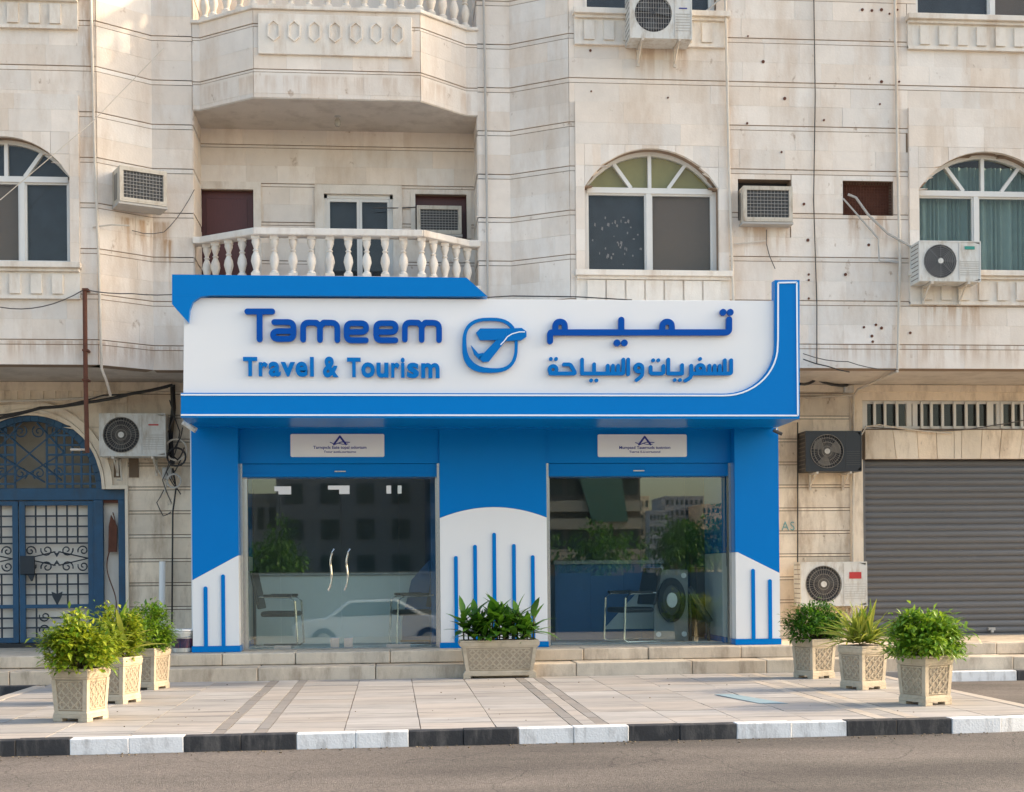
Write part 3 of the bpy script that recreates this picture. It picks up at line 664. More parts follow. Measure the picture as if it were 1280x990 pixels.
# balconies
def baluster_mb(c, h):
    k = h / .50; mb = MB()
    mb.box(c[0] - .055, c[0] + .055, c[1] - .055, c[1] + .055, c[2], c[2] + .04 * k).box(c[0] - .052, c[0] + .052, c[1] - .052, c[1] + .052, c[2] + .46 * k, c[2] + h)
    mb.lathe([(.05, .04 * k), (.05, .06 * k), (.032, .08 * k), (.042, .12 * k), (.062, .19 * k), (.052, .25 * k), (.026, .31 * k), (.04, .325 * k), (.024, .345 * k), (.04, .39 * k), (.052, .42 * k), (.05, .46 * k)], c, 10)
    return mb
bal_mesh = None
for bi, dz in enumerate((0, -3.33)):
    zb, zt = ZPB + dz, ZPT + dz
    slab = MB().slab([(p[0], p[1] - .006) for p in BP] + [(xd - .02, YBK), (xc + .02, YBK)], zb - .012, zb - .001).build("balcony", M_soffit, bld, label="balcony with turned stone balusters, " + ("hexagon panel on its parapet" if bi == 0 else "just over the shop sign"))
    cap = MB(); rail = MB(); hB = .50; zr = zt + .045 + hB
    for i in range(len(BP) - 1):
        (ax, ay), (bx, by) = BP[i], BP[i + 1]; d = Vector((bx - ax, by - ay)); L_ = d.length
        if L_ < .05: continue
        d.normalize(); n_ = Vector((d.y, -d.x))
        for mbb, z0_, z1_, o1, o0 in ((cap, zt + .001, zt + .045, .045, -.13), (rail, zr, zr + .085, .06, -.14)):
            e = .018
            mbb.slab([(ax + n_.x * o1 - d.x * e, ay + n_.y * o1 - d.y * e), (bx + n_.x * o1 + d.x * e, by + n_.y * o1 + d.y * e), (bx + n_.x * o0, by + n_.y * o0), (ax + n_.x * o0, ay + n_.y * o0)], z0_ + i * .0004, z1_ + i * .0004)
    cap.build("parapet_cap", M_trim, slab, bevel=.008); rail.build("rail", M_trim, slab, bevel=.012)
    segs = [(1, 2, 4, .0), (2, 3, 9, 0), (3, 4, 4, 0)]
    spots = []
    for (i, j, n_, _) in segs:
        for k in range(n_ + (1 if i == 3 else 0)):
            t = (k + .0) / n_; ax, ay = BP[i]; bx, by = BP[j]; spots.append((ax + (bx - ax) * t, ay + (by - ay) * t + .05))
    spots[0] = (spots[0][0] + .06, spots[0][1] - .02)
    for (x, y) in spots:
        if bal_mesh is None:
            o = baluster_mb((0, 0, 0), hB).build("baluster", M_trim, None, smooth=True); bal_mesh = o.data; o.parent = slab; o.location = (x, y, zt + .045)
        else:
            o2 = o.copy(); COL.objects.link(o2); o2.parent = slab; o2.location = (x, y, zt + .045)
    if bi == 0:
        x0, x1 = X_(323, YB, 50), X_(515, YB, 50); z0_, z1_ = Z_(71, YB, 420), Z_(21, YB, 420)
        pn = MB().box(x0, x1, YB - .05, YB - .015, z0_, z1_).build("relief_panel", M_trim, slab, bevel=.006)
        for q in (347, 419, 491, 563, 637, 709, 782):
            cx = X_(220 + q / 2.83, YB, 42); cz = Z_(42, YB, 420)
            h = [(0, .135), (.075, .075), (.075, -.075), (0, -.135), (-.075, -.075), (-.075, .075)]; o_ = h; i_ = [(a * .78, b * .84) for a, b in h]; mb = MB()
            for k in range(6):
                k2 = (k + 1) % 6
                mb.prism([(cx + o_[k][0], cz + o_[k][1]), (cx + o_[k2][0], cz + o_[k2][1]), (cx + i_[k2][0], cz + i_[k2][1]), (cx + i_[k][0], cz + i_[k][1])], YB - .068, YB - .05)
            mb.build("hexagon", M_trim, pn)
# recess wall fittings
def surround(x0, x1, z0, z1, w_, Y, dep, m=M_trim, name="surround"):
    MB().box(x0 - w_, x0, Y - dep, Y - .001, z0, z1 + w_).box(x1, x1 + w_, Y - dep, Y - .001, z0, z1 + w_).box(x0, x1, Y - dep, Y - .001, z1, z1 + w_).build(name, m, bld)
bx = W_back.p0.x
MB().box(bx + oDoor[1], bx + oDoor[1] + .10, YBK - .05, YBK - .001, oDoor[2], oDoor[3] + .10).box(bx + oDoor[0] - .02, bx + oDoor[1], YBK - .05, YBK - .001, oDoor[3], oDoor[3] + .10).build("surround", M_trim, bld)
dr = MB().box(bx + oDoor[0], bx + oDoor[1], YBK + .06, YBK + .10, oDoor[2], oDoor[3]).build("balcony_door", M_maroon, bld)
MB().box(bx + oDoor[0] + .09, bx + oDoor[1] - .09, YBK + .05, YBK + .059, oDoor[2] + .1, oDoor[3] - .1).build("door_panel", M_maroon, dr, bevel=.004)
surround(bx + oSl[0], bx + oSl[1], oSl[2], oSl[3], .12, YBK, .05)
sl = MB(); x0, x1, z0, z1 = bx + oSl[0], bx + oSl[1], oSl[2], oSl[3]; xm = (x0 + x1) / 2 + .01
sl.box(x0, x0 + .04, YBK, YBK + .06, z0, z1).box(x1 - .04, x1, YBK, YBK + .06, z0, z1).box(x0, x1, YBK, YBK + .061, z1 - .05, z1)
slo = sl.build("sliding_window", M_alu, bld)
for a, b in ((x0 + .04, xm), (xm, x1 - .04)):
    MB().box(a + .001, a + .035, YBK + .01, YBK + .05, z0, z1 - .05).box(b - .035, b - .001, YBK + .01, YBK + .05, z0, z1 - .05).box(a + .035, b - .035, YBK + .01, YBK + .05, z1 - .09, z1 - .05).build("sash", M_alu, slo)
    MB().box(a + .035, b - .035, YBK + .025, YBK + .03, z0, z1 - .09).build("pane", M_glass_d, slo)
MB().box(x0, x1, YBK + .1, YBK + .11, z0, z1).build("blind", M_slate, slo)
MB().box(bx + oBA[0], bx + oBA[1], YBK + .09, YBK + .11, oBA[2], oBA[3]).build("opening_board", M_maroon, bld)
surround(bx + oBA[0], bx + oBA[1], oBA[2], oBA[3], .06, YBK, .035)
# boards behind the wall openings for window units
for (o, m) in ((oAC, M_room), (oV, M_rustpole)):
    MB().box(xf + o[0] - .02, xf + o[1] + .02, YP + .17, YP + .19, o[2] - .02, o[3] + .02).build("opening_board", m, bld)
vx0, vx1, vz0, vz1 = xf + oV[0], xf + oV[1], oV[2], oV[3]
mesh = MB()
for i in range(19): x = vx0 + (vx1 - vx0) * i / 18; mesh.box(x - .003, x + .003, YP + .05, YP + .056, vz0, vz1)
for i in range(13): z = vz0 + (vz1 - vz0) * i / 12; mesh.box(vx0, vx1, YP + .057, YP + .063, z - .003, z + .003)
mesh.build("vent_mesh", M_rustpole, bld)

# clerestory, lintel stones, shutter on the right
cl = MB(); xs0, xs1 = shL, shR
cl.box(xs0, xs1, YG + .02, YG + .07, zcl0, zcl0 + .04).box(xs0, xs1, YG + .02, YG + .07, zcl1 - .04, zcl1)
clo = cl.build("clerestory_window", M_alu, bld)
posts = [1083, 1137, 1144, 1241, 1247]
for p in (1081, 1136.5, 1144, 1239, 1249, 1300):
    MB().box(X_(p, YG) - .035, X_(p, YG) + .035, YG + .01, YG + .08, zcl0 + .04, zcl1 - .04).build("mullion", M_alu, clo)
for p in (1093, 1106, 1121, 1152, 1164, 1178, 1193, 1207.5, 1222, 1235, 1252, 1266, 1277, 1291):
    MB().box(X_(p, YG) - .018, X_(p, YG) + .018, YG - .012, YG + .018, zcl0 + .01, zcl1 - .02).build("bar", M_alu, clo)
MB().box(xs0, xs1, YG + .045, YG + .05, zcl0 + .04, zcl1 - .04).build("pane", M_glass_d, clo)
MB().box(xs0, xs1, YG + .4, YG + .42, zcl0 - .1, zcl1 + .1).build("room_wall", M_room, clo)
lin = MB().box(xs0 - .01, xs1, YG - .03, YG - .002, zsh, zcl0 - .02).build("lintel", M_joint_low, bld)
vo = [1079, 1118, 1146, 1169, 1190, 1199, 1223, 1246, 1271, 1297, 1330]
for i in range(len(vo) - 1):
    t0, t1 = (vo[i] - 1186) * .10, (vo[i + 1] - 1186) * .10
    a, b = X_(vo[i] - (t0 * -1 if i else 0) * .0, YG), X_(vo[i + 1], YG)
    k0 = 0 if i == 0 else .0018 * (vo[i] - 1186); k1 = .0018 * (vo[i + 1] - 1186)
    MB().prism([(a + .004 - k0 * .0, zsh), (b - .004, zsh), (b + k1 * .4 - .004, zcl0 - .022), (a + k0 * .4 + .004, zcl0 - .022)], YG - .055 - random.uniform(0, .006), YG - .03).build("lintel_stone", M_stone_low, lin)
sh = thing("roller_shutter", None, None); sh.parent = bld
slat = MB(); ph = (zsh - PLAT - .02) / 27; L_ = shR - shL
ys = [0, -.010, -.016, -.018, -.016, -.010, 0, 0]; zs_ = [.0, .12, .28, .5, .72, .84, .92, 1.0]
vs = []
for yy, zz in zip(ys, zs_): vs += [(0, yy, zz * ph), (L_, yy, zz * ph)]
slat.add(vs, [(2 * i, 2 * i + 1, 2 * i + 3, 2 * i + 2) for i in range(7)])
sl0 = slat.build("slat", M_shutter, None); sl0.parent = sh
for i in range(27):
    o = sl0 if i == 0 else sl0.copy()
    if i: COL.objects.link(o); o.parent = sh
    o.location = (shL, YG + .10 + random.uniform(0, .003), PLAT + .02 + i * ph)
MB().box(shL, shR, YG + .07, YG + .13, PLAT - .02, PLAT + .02).build("bottom_rail", M_shutter, sh)
MB().box(shL - .0, shL + .05, YG + .03, YG + .09, PLAT, zsh).build("guide_rail", M_shutter, sh)
# frieze blocks over the gate
fz = MB().box(-9.5, gL0, YG - .035, YG - .021, Z_(504, YG, 90), Z_(483, YG, 90)).build("frieze", M_trim_low, bld)
for i in range(36):
    x = gL0 - .1 - i * .165; MB().box(x - .10, x, YG - .055, YG - .035, Z_(502, YG, 90), Z_(486, YG, 90)).build("frieze_block", M_trim_low, fz)
# arch moulding round the gate
am = MB(); n = 26
for (r0, r1, y0) in ((GR + .03, GR + .07, .06), (GR + .075, GR + .17, .045)):
    for i in range(n):
        a, b = R(180 * i / n), R(180 * (i + 1) / n); k = 1.08
        am.prism([(gcx + r0 * math.cos(a), GZ + r0 * k * math.sin(a)), (gcx + r1 * math.cos(a), GZ + r1 * k * math.sin(a)), (gcx + r1 * math.cos(b), GZ + r1 * k * math.sin(b)), (gcx + r0 * math.cos(b), GZ + r0 * k * math.sin(b))], YG - .02 - y0, YG - .02)
am.box(gcx + GR + .08, gside + .04, YG - .078, YG - .0205, GZ + .001, GZ + .05).box(gside + .002, gside + .04, YG - .079, YG - .0205, PLAT, GZ + .0)
am.build("arch_moulding", M_trim_low, bld)
for (xa_, xb_) in ((142, 151), (161, 173)):      # recesses beside the condenser, their shade put on as thin dark plates
    MB().box(X_(xa_, YG), X_(xb_, YG), YG - .03, YG - .018, Z_(597, YG, 150), Z_(570, YG, 150)).build("inset_dark_plate", M_joint_low, bld)
# small brown discs on the stone, painting in the dark of anchor holes
hl = MB()
for (x, y) in [(1078, 12), (1090, 13), (1102, 12), (1122, 12), (1112, 17), (1102, 102), (1124, 102), (1100, 130), (1030, 150), (935, 45), (954, 77), (981, 123), (934, 154), (977, 190), (1005, 255), (1010, 300), (1011, 343), (1057, 343), (1086, 306), (1090, 420), (1138, 416), (1080, 409), (1095, 406), (1102, 410), (1011, 350), (1011, 373), (1091, 427), (821, 143), (835, 122), (739, 114), (738, 63)]:
    p = at(x, y, YP - .021); hl.disc(p.x, p.z, random.uniform(.011, .022), YP - .0235, YP - .012, 7)
hl.build("anchor_hole_disc", M_rustpole, bld, kind="stuff")

# ------------------------------------------------------------------ blue iron gate
gt = thing("metal_gate", "blue wrought iron entrance gate with scrollwork under a stone arch", "gate", (gcx, YG, PLAT))
Yq = YG + .06
def scroll(mb, cx, cz, r, a0, turns=1.4, sgn=1, rad=.010, tail=None):
    pts = []
    n = 18
    for i in range(n + 1):
        t = i / n; a = R(a0) + sgn * turns * 2 * math.pi * t; rr = r * (.18 + .82 * t); pts.append((cx + rr * math.cos(a), Yq, cz + rr * math.sin(a)))
    if tail: pts.append((tail[0], Yq, tail[1]))
    mb.tube(pts, rad, 4)
MB().box(gcx - GR - .9, gside + .05, Yq + .10, Yq + .11, PLAT, GZ).build("cream_sheet", M_cream, gt)
mb = MB(); mb.prism([(gcx + GR * math.cos(R(a)), GZ + GR * 1.08 * math.sin(R(a))) for a in range(0, 181, 10)], Yq + .3, Yq + .31); mb.build("fanlight_sheet", mat("fanlight_sheet", (.34, .30, .235), .8, var=.3, scale=2), gt)
# frame
fmb = MB(); n = 26
for i in range(n):
    a, b = R(180 * i / n), R(180 * (i + 1) / n); r0, r1 = GR - .07, GR + .02
    fmb.prism([(gcx + r0 * math.cos(a), GZ + r0 * 1.08 * math.sin(a)), (gcx + r1 * math.cos(a), GZ + r1 * 1.08 * math.sin(a)), (gcx + r1 * math.cos(b), GZ + r1 * 1.08 * math.sin(b)), (gcx + r0 * math.cos(b), GZ + r0 * 1.08 * math.sin(b))], Yq - .03, Yq + .04)
zt_ = Z_(625, YG, 60)
fmb.box(gcx - GR - .8, gside, Yq - .035, Yq + .045, zt_, GZ + .02)
xp1, xp2 = X_(112, YG + .06), X_(128, YG + .06); fmb.box(xp1 + .04, xp2, Yq - .03, Yq + .04, PLAT + .08, zt_).box(gside - .11, gside, Yq - .031, Yq + .041, PLAT, zt_)
fmb.build("frame", M_gate, gt, bevel=.006)
# side light
sxl, sxr = xp2, gside - .11; mb = MB()
pts = []
for i in range(40): t = i / 39; pts.append(((sxl + sxr) / 2 + .06 * math.sin(t * 9), Yq, PLAT + .3 + 1.5 * t))
mb.tube(pts, .009, 4); mb.box(sxl, sxr, Yq, Yq + .02, PLAT + .1, PLAT + .14).box(sxl, sxr, Yq, Yq + .02, zt_ - .04, zt_ - .0); mb.build("side_scroll", M_rustpole, gt)
MB().prism([(sxl + .06, zt_ - .7), (sxr - .03, zt_ - .7), (sxr - .02, zt_ - .35), ((sxl + sxr) / 2, zt_ - .2), (sxl + .07, zt_ - .35)], Yq - .01, Yq + .02).build("bell_plate", M_rustpole, gt)
# fanlight lattice
mb = MB(); bmb = MB()
xs_l = [gcx + d for d in (-.95, -.8, -.65, .28, .46, .60, .74, .88)]
for x in [X_(v, YG + .06) for v in (58, 70, 80, 90, 101, 112)] + [X_(v, YG + .06) for v in (18, 6, -4, -16, -28, -40)]:
    h = math.sqrt(max(0.001, 1 - ((x - gcx) / GR) ** 2)) * GR * 1.08; mb.box(x - .014, x + .014, Yq - .006, Yq + .012, GZ + .02, GZ + h - .05)
for z in [GZ + .13 * i + .08 for i in range(7)]:
    h = math.sqrt(max(0, 1 - ((z - GZ) / (GR * 1.08)) ** 2)) * GR - .06
    if h > .35:
        for sg in (-1, 1):
            a, b = gcx + sg * .22, gcx + sg * h; mb.box(min(a, b), max(a, b), Yq - .012, Yq + .006, z - .014, z + .014)
mb.build("fanlight_bar", M_gate, gt)
mb = MB(); c = gcx - .02
for (a, b) in (((-.42, .12), (.42, .85)), ((.42, .12), (-.42, .85)), ((-.2, .1), (.45, .5)), ((.2, .1), (-.45, .5)), ((-.45, .5), (-.1, .9)), ((.45, .5), (.1, .9))):
    mb.tube([(c + a[0], Yq - .015, GZ + a[1]), (c + b[0], Yq - .015, GZ + b[1])], .013, 4)
for sx in (-1, 1):
    for zc, s2 in ((.22, 1), (.78, -1)):
        scroll(mb, c + sx * .12, GZ + zc, .09, 90 * s2, 1.4, sx * s2, .010); scroll(mb, c + sx * .36, GZ + zc + .02, .07, 90, 1.4, -sx * s2, .010)
mb.build("fanlight_scroll", M_gate, gt)
# leaves
def leaf(x0, x1, label):
    st_ = .075; z0, z1 = PLAT + .06, zt_ - .012
    L = MB().box(x0, x0 + st_, Yq - .02, Yq + .03, z0, z1).box(x1 - st_, x1, Yq - .02, Yq + .03, z0, z1).box(x0 + st_, x1 - st_, Yq - .02, Yq + .03, z1 - .06, z1).box(x0 + st_, x1 - st_, Yq - .02, Yq + .03, z0, z0 + .07)
    zm = z0 + .46; L.box(x0 + st_, x1 - st_, Yq - .018, Yq + .028, zm, zm + .05)
    lf = L.build("gate_leaf", M_gate, gt, bevel=.005); lf["label"] = label
    a, b = x0 + st_, x1 - st_; W_ = b - a; zA = z1 - .06
    for i in range(1, 6):
        x = a + W_ * i / 6
        for (p, q) in ((zA - .50, zA), (zm + .05, zm + .46)): MB().box(x - .011, x + .011, Yq - .004, Yq + .008, p, q).build("bar", M_gateblack, lf)
    for z in (zA - .14, zA - .28, zA - .42, zA - .505, zm + .18, zm + .32, zm + .46, z0 + .2, z0 + .33): MB().box(a, b, Yq - .010, Yq + .002, z - .011, z + .011).build("bar", M_gateblack, lf)
    cx = (a + b) / 2; z5 = zm + .46; zc = (z5 + zA - .505) / 2; hh = (zA - .505 - z5) / 2
    for sx in (-1, 1):
        for sz in (-1, 1):
            mb = MB(); scroll(mb, cx + sx * W_ * .16, zc + sz * hh * .55, hh * .40, -90 * sz, 1.3, sx * sz); mb.build("scroll", M_gateblack, lf); mb = MB(); scroll(mb, cx + sx * W_ * .42, zc + sz * hh * .5, hh * .36, 90 * sz, 1.3, sx * sz); mb.build("scroll", M_gateblack, lf); mb = MB()
            mb.tube([(cx + sx * W_ * .5, Yq, zc), (cx + sx * .02, Yq, zc + sz * hh * .45)], .009, 4); mb.build("brace", M_gateblack, lf); mb = MB()
            scroll(mb, cx + sx * W_ * .2, z0 + .26 + sz * .09, .075, -90 * sz, 1.3, sx * sz); mb.build("scroll", M_gateblack, lf)
    mb = MB()
    mb = MB(); mb.prism([(cx - .06, zm + .16), (cx, zm + .04), (cx + .06, zm + .16), (cx + .07, zm + .22), (cx, zm + .19), (cx - .07, zm + .22)], Yq - .022, Yq); mb.build("rosette", M_gateblack, lf)
    mb = MB(); mb.prism([(cx - .05, zc + .10), (cx, zc + .02), (cx + .05, zc + .10), (cx, zc + .07)], Yq - .02, Yq); mb.build("rosette", M_gateblack, lf); mb = MB().prism([(cx - .05, zc - .10), (cx, zc - .02), (cx + .05, zc - .10), (cx, zc - .07)], Yq - .02, Yq)
    mb.build("rosette", M_gateblack, lf)
    for i in range(1, 6):
        x = a + W_ * i / 6
        if abs(x - cx) > W_ * .3: MB().box(x - .011, x + .011, Yq - .004, Yq + .008, z0 + .07, zm).build("bar", M_gateblack, lf)
    return lf
xq = X_(22, YG + .06); lfR = leaf(xq + .01, xp1 + .04, "right leaf with lock box"); lfL = leaf(xq - 1.05, xq - .005, "left leaf")
p = at(35, 706, Yq); 
lk = MB().box(p.x - .09, p.x + .10, Yq - .07, Yq - .02, p.z - .13, p.z + .12).prism([(p.x - .0, p.z - .13), (p.x + .1, p.z - .13), (p.x + .07, p.z - .22), (p.x + .05, p.z - .22)], Yq - .06, Yq - .03); lk.build("lock_box", M_gateblack, lfR, bevel=.03)
MB().box(gcx - GR - .9, gside, YG + .02, YG + .3, PLAT - .003, PLAT + .05).build("threshold_or_gap", M_black, gt)  # black strip painting in the dark gap below the gate

# ------------------------------------------------------------------ shopfront
sp_ = thing("shopfront", "blue panelled shopfront with two glazed bays under the travel sign", "shopfront", (X_(610, Y_PIL), Y_PIL, PLAT))
ZU = Z_(522, Y_SIGN, 620)     # underside of sign
zL0 = Z_(579, Y_LIN, 600)      # lintel underside
zSB = Z_(596, Y_GLASS, 430)
XPL0, XPL1 = X_(240, Y_PIL, 670), X_(298, Y_PIL, 670); XPR0, XPR1 = X_(919, Y_PIL, 670), X_(974, Y_PIL, 670)
XC0, XC1 = X_(550, Y_LIN - .03, 670), X_(683.5, Y_LIN - .03, 670)
def panel_split(x0, x1, Y, top_poly_z, name_blue="pilaster"):
    pass
ZB = PLAT + .0
def pilaster(x0, x1, Y, Yback, zc_pts, bars, base=.075):
    # zc_pts: boundary polyline (x,z) left->right between blue (above) and white (below)
    b = MB().prism(list(zc_pts) + [(x1, ZU), (x0, ZU)], Y, Yback).build("pilaster", M_blue, sp_)
    wp = MB().prism([(x0, ZB + base), (x1, ZB + base)] + [(p[0], p[1] - .003) for p in reversed(zc_pts)], Y - .006, Yback).build("white_panel", M_white, b)
    MB().box(x0 - .012, x1 + .012, Y - .02, Yback, ZB, ZB + base - .002).build("plinth", M_blue, b)
    for (bx_, zt2) in bars:
        r = .024; MB().prism([(bx_ - r, ZB + base), (bx_ + r, ZB + base)] + [(bx_ + r * math.cos(R(a)), zt2 - r + r * math.sin(R(a))) for a in range(0, 181, 30)], Y - .022, Y - .006).build("stripe", M_blue, b)
    return b
z_of = lambda x, y, Y: at(x, y, Y).z
pilaster(XPL0, XPL1, Y_PIL, YG, [(XPL0, z_of(240, 725, Y_PIL)), (XPL1 - .06, z_of(292, 697, Y_PIL)), (XPL1, z_of(292, 697, Y_PIL) + .03)], [(X_(255, Y_PIL), z_of(255, 733, Y_PIL)), (X_(277, Y_PIL), z_of(277, 718, Y_PIL))])
pilaster(XPR0, XPR1, Y_PIL, YG, [(XPR0, z_of(922, 690, Y_PIL)), (XPR0 + .03, z_of(923, 690, Y_PIL)), (XPR1, z_of(973, 716, Y_PIL))], [(X_(939, Y_PIL), z_of(939, 711, Y_PIL)), (X_(960, Y_PIL), z_of(960, 724, Y_PIL))])
YC = Y_LIN - .03
arcp = []
for i in range(17):
    t = i / 16; arcp.append((XC0 + (XC1 - XC0) * t, z_of(617, 647, YC) + .135 * (1 - (2 * t - 1) ** 2)))
pilaster(XC0, XC1, YC, .1, arcp, [(X_(v, YC), z_of(v, yy, YC)) for v, yy in ((568, 695), (592, 681), (616, 666), (640.5, 680), (664, 694))], .07)
for (a, b) in ((XPL1 + .002, XC0 - .002), (XC1 + .002, XPR0 - .002)):
    MB().box(a, b, Y_LIN, Y_LIN + .5, zL0, ZU).build("lintel", M_blue, sp_)
    bxs = MB().box(a + .03, b - .03, Y_LIN + .035, Y_LIN + .45, zSB - .01, zL0 - .004).build("shutter_box", M_blue, sp_)
    MB().box(a + .03, b - .03, Y_LIN + .02, Y_LIN + .034, zSB + .0, zSB + .03).build("box_lip", M_blue, bxs)
    MB().box((a + b) / 2 - .07, (a + b) / 2 + .07, Y_LIN + .012, Y_LIN + .034, zSB + .05, zSB + .065).build("lock", M_steel, bxs)
    for (u, v) in ((a, a + .03), (b - .03, b)):
        MB().box(u, v, Y_LIN + .0, Y_LIN + .12, PLAT, zL0 - .002).build("guide_rail", M_steel, sp_)
def glazing(x0, x1, splits, handles):
    z0, z1 = PLAT + .012, zSB - .01
    xs = [x0] + splits + [x1]
    for i in range(len(xs) - 1):
        pn = MB().box(xs[i] + .002, xs[i + 1] - .002, Y_GLASS - .005, Y_GLASS + .005, z0, z1).build("glass_panel", M_glass_s, sp_)
        if i in handles:
            hx = handles[i]; pts = []
            for k in range(15):
                t = k / 14; pts.append((hx + .075 * (t - .5) * 1.4 + .028 * math.sin(t * 2 * math.pi), Y_GLASS - .06, PLAT + .70 + .60 * t))
            pts = [(pts[1][0], Y_GLASS, pts[1][2])] + pts[1:-1] + [(pts[-2][0], Y_GLASS, pts[-2][2])]
            MB().tube(pts, .013, 8).build("handle", M_steel, pn, smooth=True)
    MB().box(x0, x1, Y_GLASS - .03, Y_GLASS + .03, PLAT - .003, PLAT + .012).build("threshold_or_gap", M_steel, sp_)
ga0, ga1 = X_(303, Y_GLASS), X_(545, Y_GLASS); xm_ = X_(425, Y_GLASS)
MB().box(XPL0 - .03, XPL0 - .002, Y_PIL + .12, YG - .025, ZB, ZU).build("bounce_panel", M_white, sp_); MB().box(XPR1 + .002, XPR1 + .03, Y_PIL + .12, YG - .025, ZB, ZU).build("bounce_panel", M_white, sp_)  # unseen white boards, added to bounce light onto the ground-floor wall
glazing(ga0, ga1, [X_(349, Y_GLASS), xm_, X_(497, Y_GLASS)], {1: X_(414, Y_GLASS, 710), 2: X_(434, Y_GLASS, 710)})
gb0, gb1 = X_(686, Y_GLASS), X_(910, Y_GLASS)
glazing(gb0, gb1, [X_(799, Y_GLASS)], {})
for x, ww in ((X_(306, Y_GLASS), .05), (X_(545, Y_GLASS), .045), (X_(684, Y_GLASS), .03), (X_(914, Y_GLASS), .07)):
    MB().box(x - ww / 2, x + ww / 2, Y_GLASS - .04, Y_GLASS + .04, PLAT, zSB).build("jamb", M_steel, sp_)
MB().box(X_(906, Y_GLASS), X_(910, Y_GLASS), Y_GLASS - .03, Y_GLASS - .006, PLAT + 1.0, PLAT + 1.25).build("push_plate", M_fan, sp_)
for x0, x1, y0, y1, m in ((343, 364, 608, 614, M_white), (348, 364, 614, 618, M_white), (410, 437, 607, 612, M_white), (424, 437, 612, 617.5, M_white), (483, 489, 607, 617, M_white), (497, 502, 607, 617, M_intgrey)):
    p, q = at(x0, y0, Y_GLASS), at(x1, y1, Y_GLASS); MB().box(p.x, q.x, Y_GLASS - .012, Y_GLASS - .0055, q.z, p.z).build("door_sticker", m, sp_)
for x0, x1 in ((413, 424), (430, 441)):
    p, q = at(x0, 797, Y_GLASS), at(x1, 808, Y_GLASS); MB().box(p.x, q.x, Y_GLASS - .018, Y_GLASS + .018, PLAT + .013, p.z).build("patch_fitting", M_steel, sp_, bevel=.005)
for x0, x1 in ((343, 364), (483, 513)):
    p = at(x0, 804, Y_GLASS); q = at(x1, 808, Y_GLASS); MB().box(p.x, q.x, Y_GLASS - .02, Y_GLASS + .02, PLAT + .013, PLAT + .05).build("patch_fitting", M_steel, sp_)
# shop interior
it = thing("shop_interior", None, None, (0, 0, 0)); it["kind"] = "structure"
IX0, IX1, IY = XPL1 - .2, XPR0 + .2, 3.3
MB().box(IX0, IX1, Y_GLASS + .1, IY, PLAT - .035, PLAT - .002).build("floor", M_intgrey, it)
MB().box(IX0, IX1, IY, IY + .1, PLAT, 3.2).build("wall", M_intwall, it)
MB().box(IX0 - .1, IX0, Y_LIN + .51, IY, PLAT, 3.2).box(IX1, IX1 + .1, Y_LIN + .51, IY, PLAT, 3.2).build("wall", M_intblue, it)
MB().box(IX0, IX1, Y_LIN + .51, IY, 3.1, 3.2).build("ceiling", M_intwall, it)
MB().box(XC0 - .1, XC1 + .1, .12, IY, PLAT, 3.1).build("wall", M_intblue, it)
dsk = thing("reception_desk", "long pale reception desk seen through the left glass doors", "desk", (X_(430, 1.0), 1.0, PLAT))
MB().box(X_(318, 1.0), X_(535, 1.0), 1.0, 1.04, PLAT, PLAT + .92).build("front_panel", M_intgrey, dsk); MB().box(X_(316, 1.0), X_(537, 1.0), .97, 1.6, PLAT + .92, PLAT + .955).build("desktop", M_intwall, dsk)
pd = thing("display_panel", "dark blue triangular panel leaning beside the chair in left window", "panel", (X_(530, .8), .8, PLAT))
q = [at(505, 715, .8), at(545, 668, .8), at(545, 775, .8), at(500, 775, .8)]
MB().prism([(X_(500, .8), PLAT), (X_(545, .8), PLAT), (X_(545, .8), PLAT + 1.25), (X_(512, .8), PLAT + .85), (X_(500, .8), PLAT + .3)], .8, .84).build("board", M_intblue, pd)
MB().box(X_(498, .8), X_(546, .8), .78, .9, PLAT, PLAT + .05).build("base", M_fan, pd)
bd = thing("counter_screen", "blue counter with a pale triangular front in the right window", "counter", (X_(740, 1.1), 1.1, PLAT))
MB().box(X_(692, 1.1), X_(825, 1.1), 1.1, 1.2, PLAT, PLAT + 1.05).build("counter_front", M_intblue, bd)
MB().prism([(X_(752, 1.08), PLAT + .15), (X_(826, 1.08), PLAT + .15), (X_(826, 1.08), PLAT + 1.03)], 1.06, 1.098).build("triangle", M_intgrey, bd)
MB().box(X_(690, 1.1), X_(827, 1.1), 1.05, 1.7, PLAT + 1.05, PLAT + 1.1).build("countertop", M_intwall, bd)
cb = thing("cabinet", "brown cabinet at the right end of the right window", "cabinet", (X_(885, 1.6), 1.6, PLAT))
MB().box(X_(868, 1.6), X_(908, 1.6), 1.6, 2.0, PLAT, PLAT + 1.0).build("body", mat("brown_laminate", (.12, .085, .06), .5, var=.1), cb, bevel=.01)
MB().box(X_(869.5, 1.6), X_(887, 1.6), 1.58, 1.6, PLAT + .06, PLAT + .95).build("door", MATS["brown_laminate"], cb); MB().box(X_(888.5, 1.6), X_(906, 1.6), 1.58, 1.6, PLAT + .06, PLAT + .95).build("door", MATS["brown_laminate"], cb)
MB().box(X_(889, 1.6), X_(896, 1.6), 1.5, 1.58, PLAT + .66, PLAT + .78).build("handle", M_steel, cb)
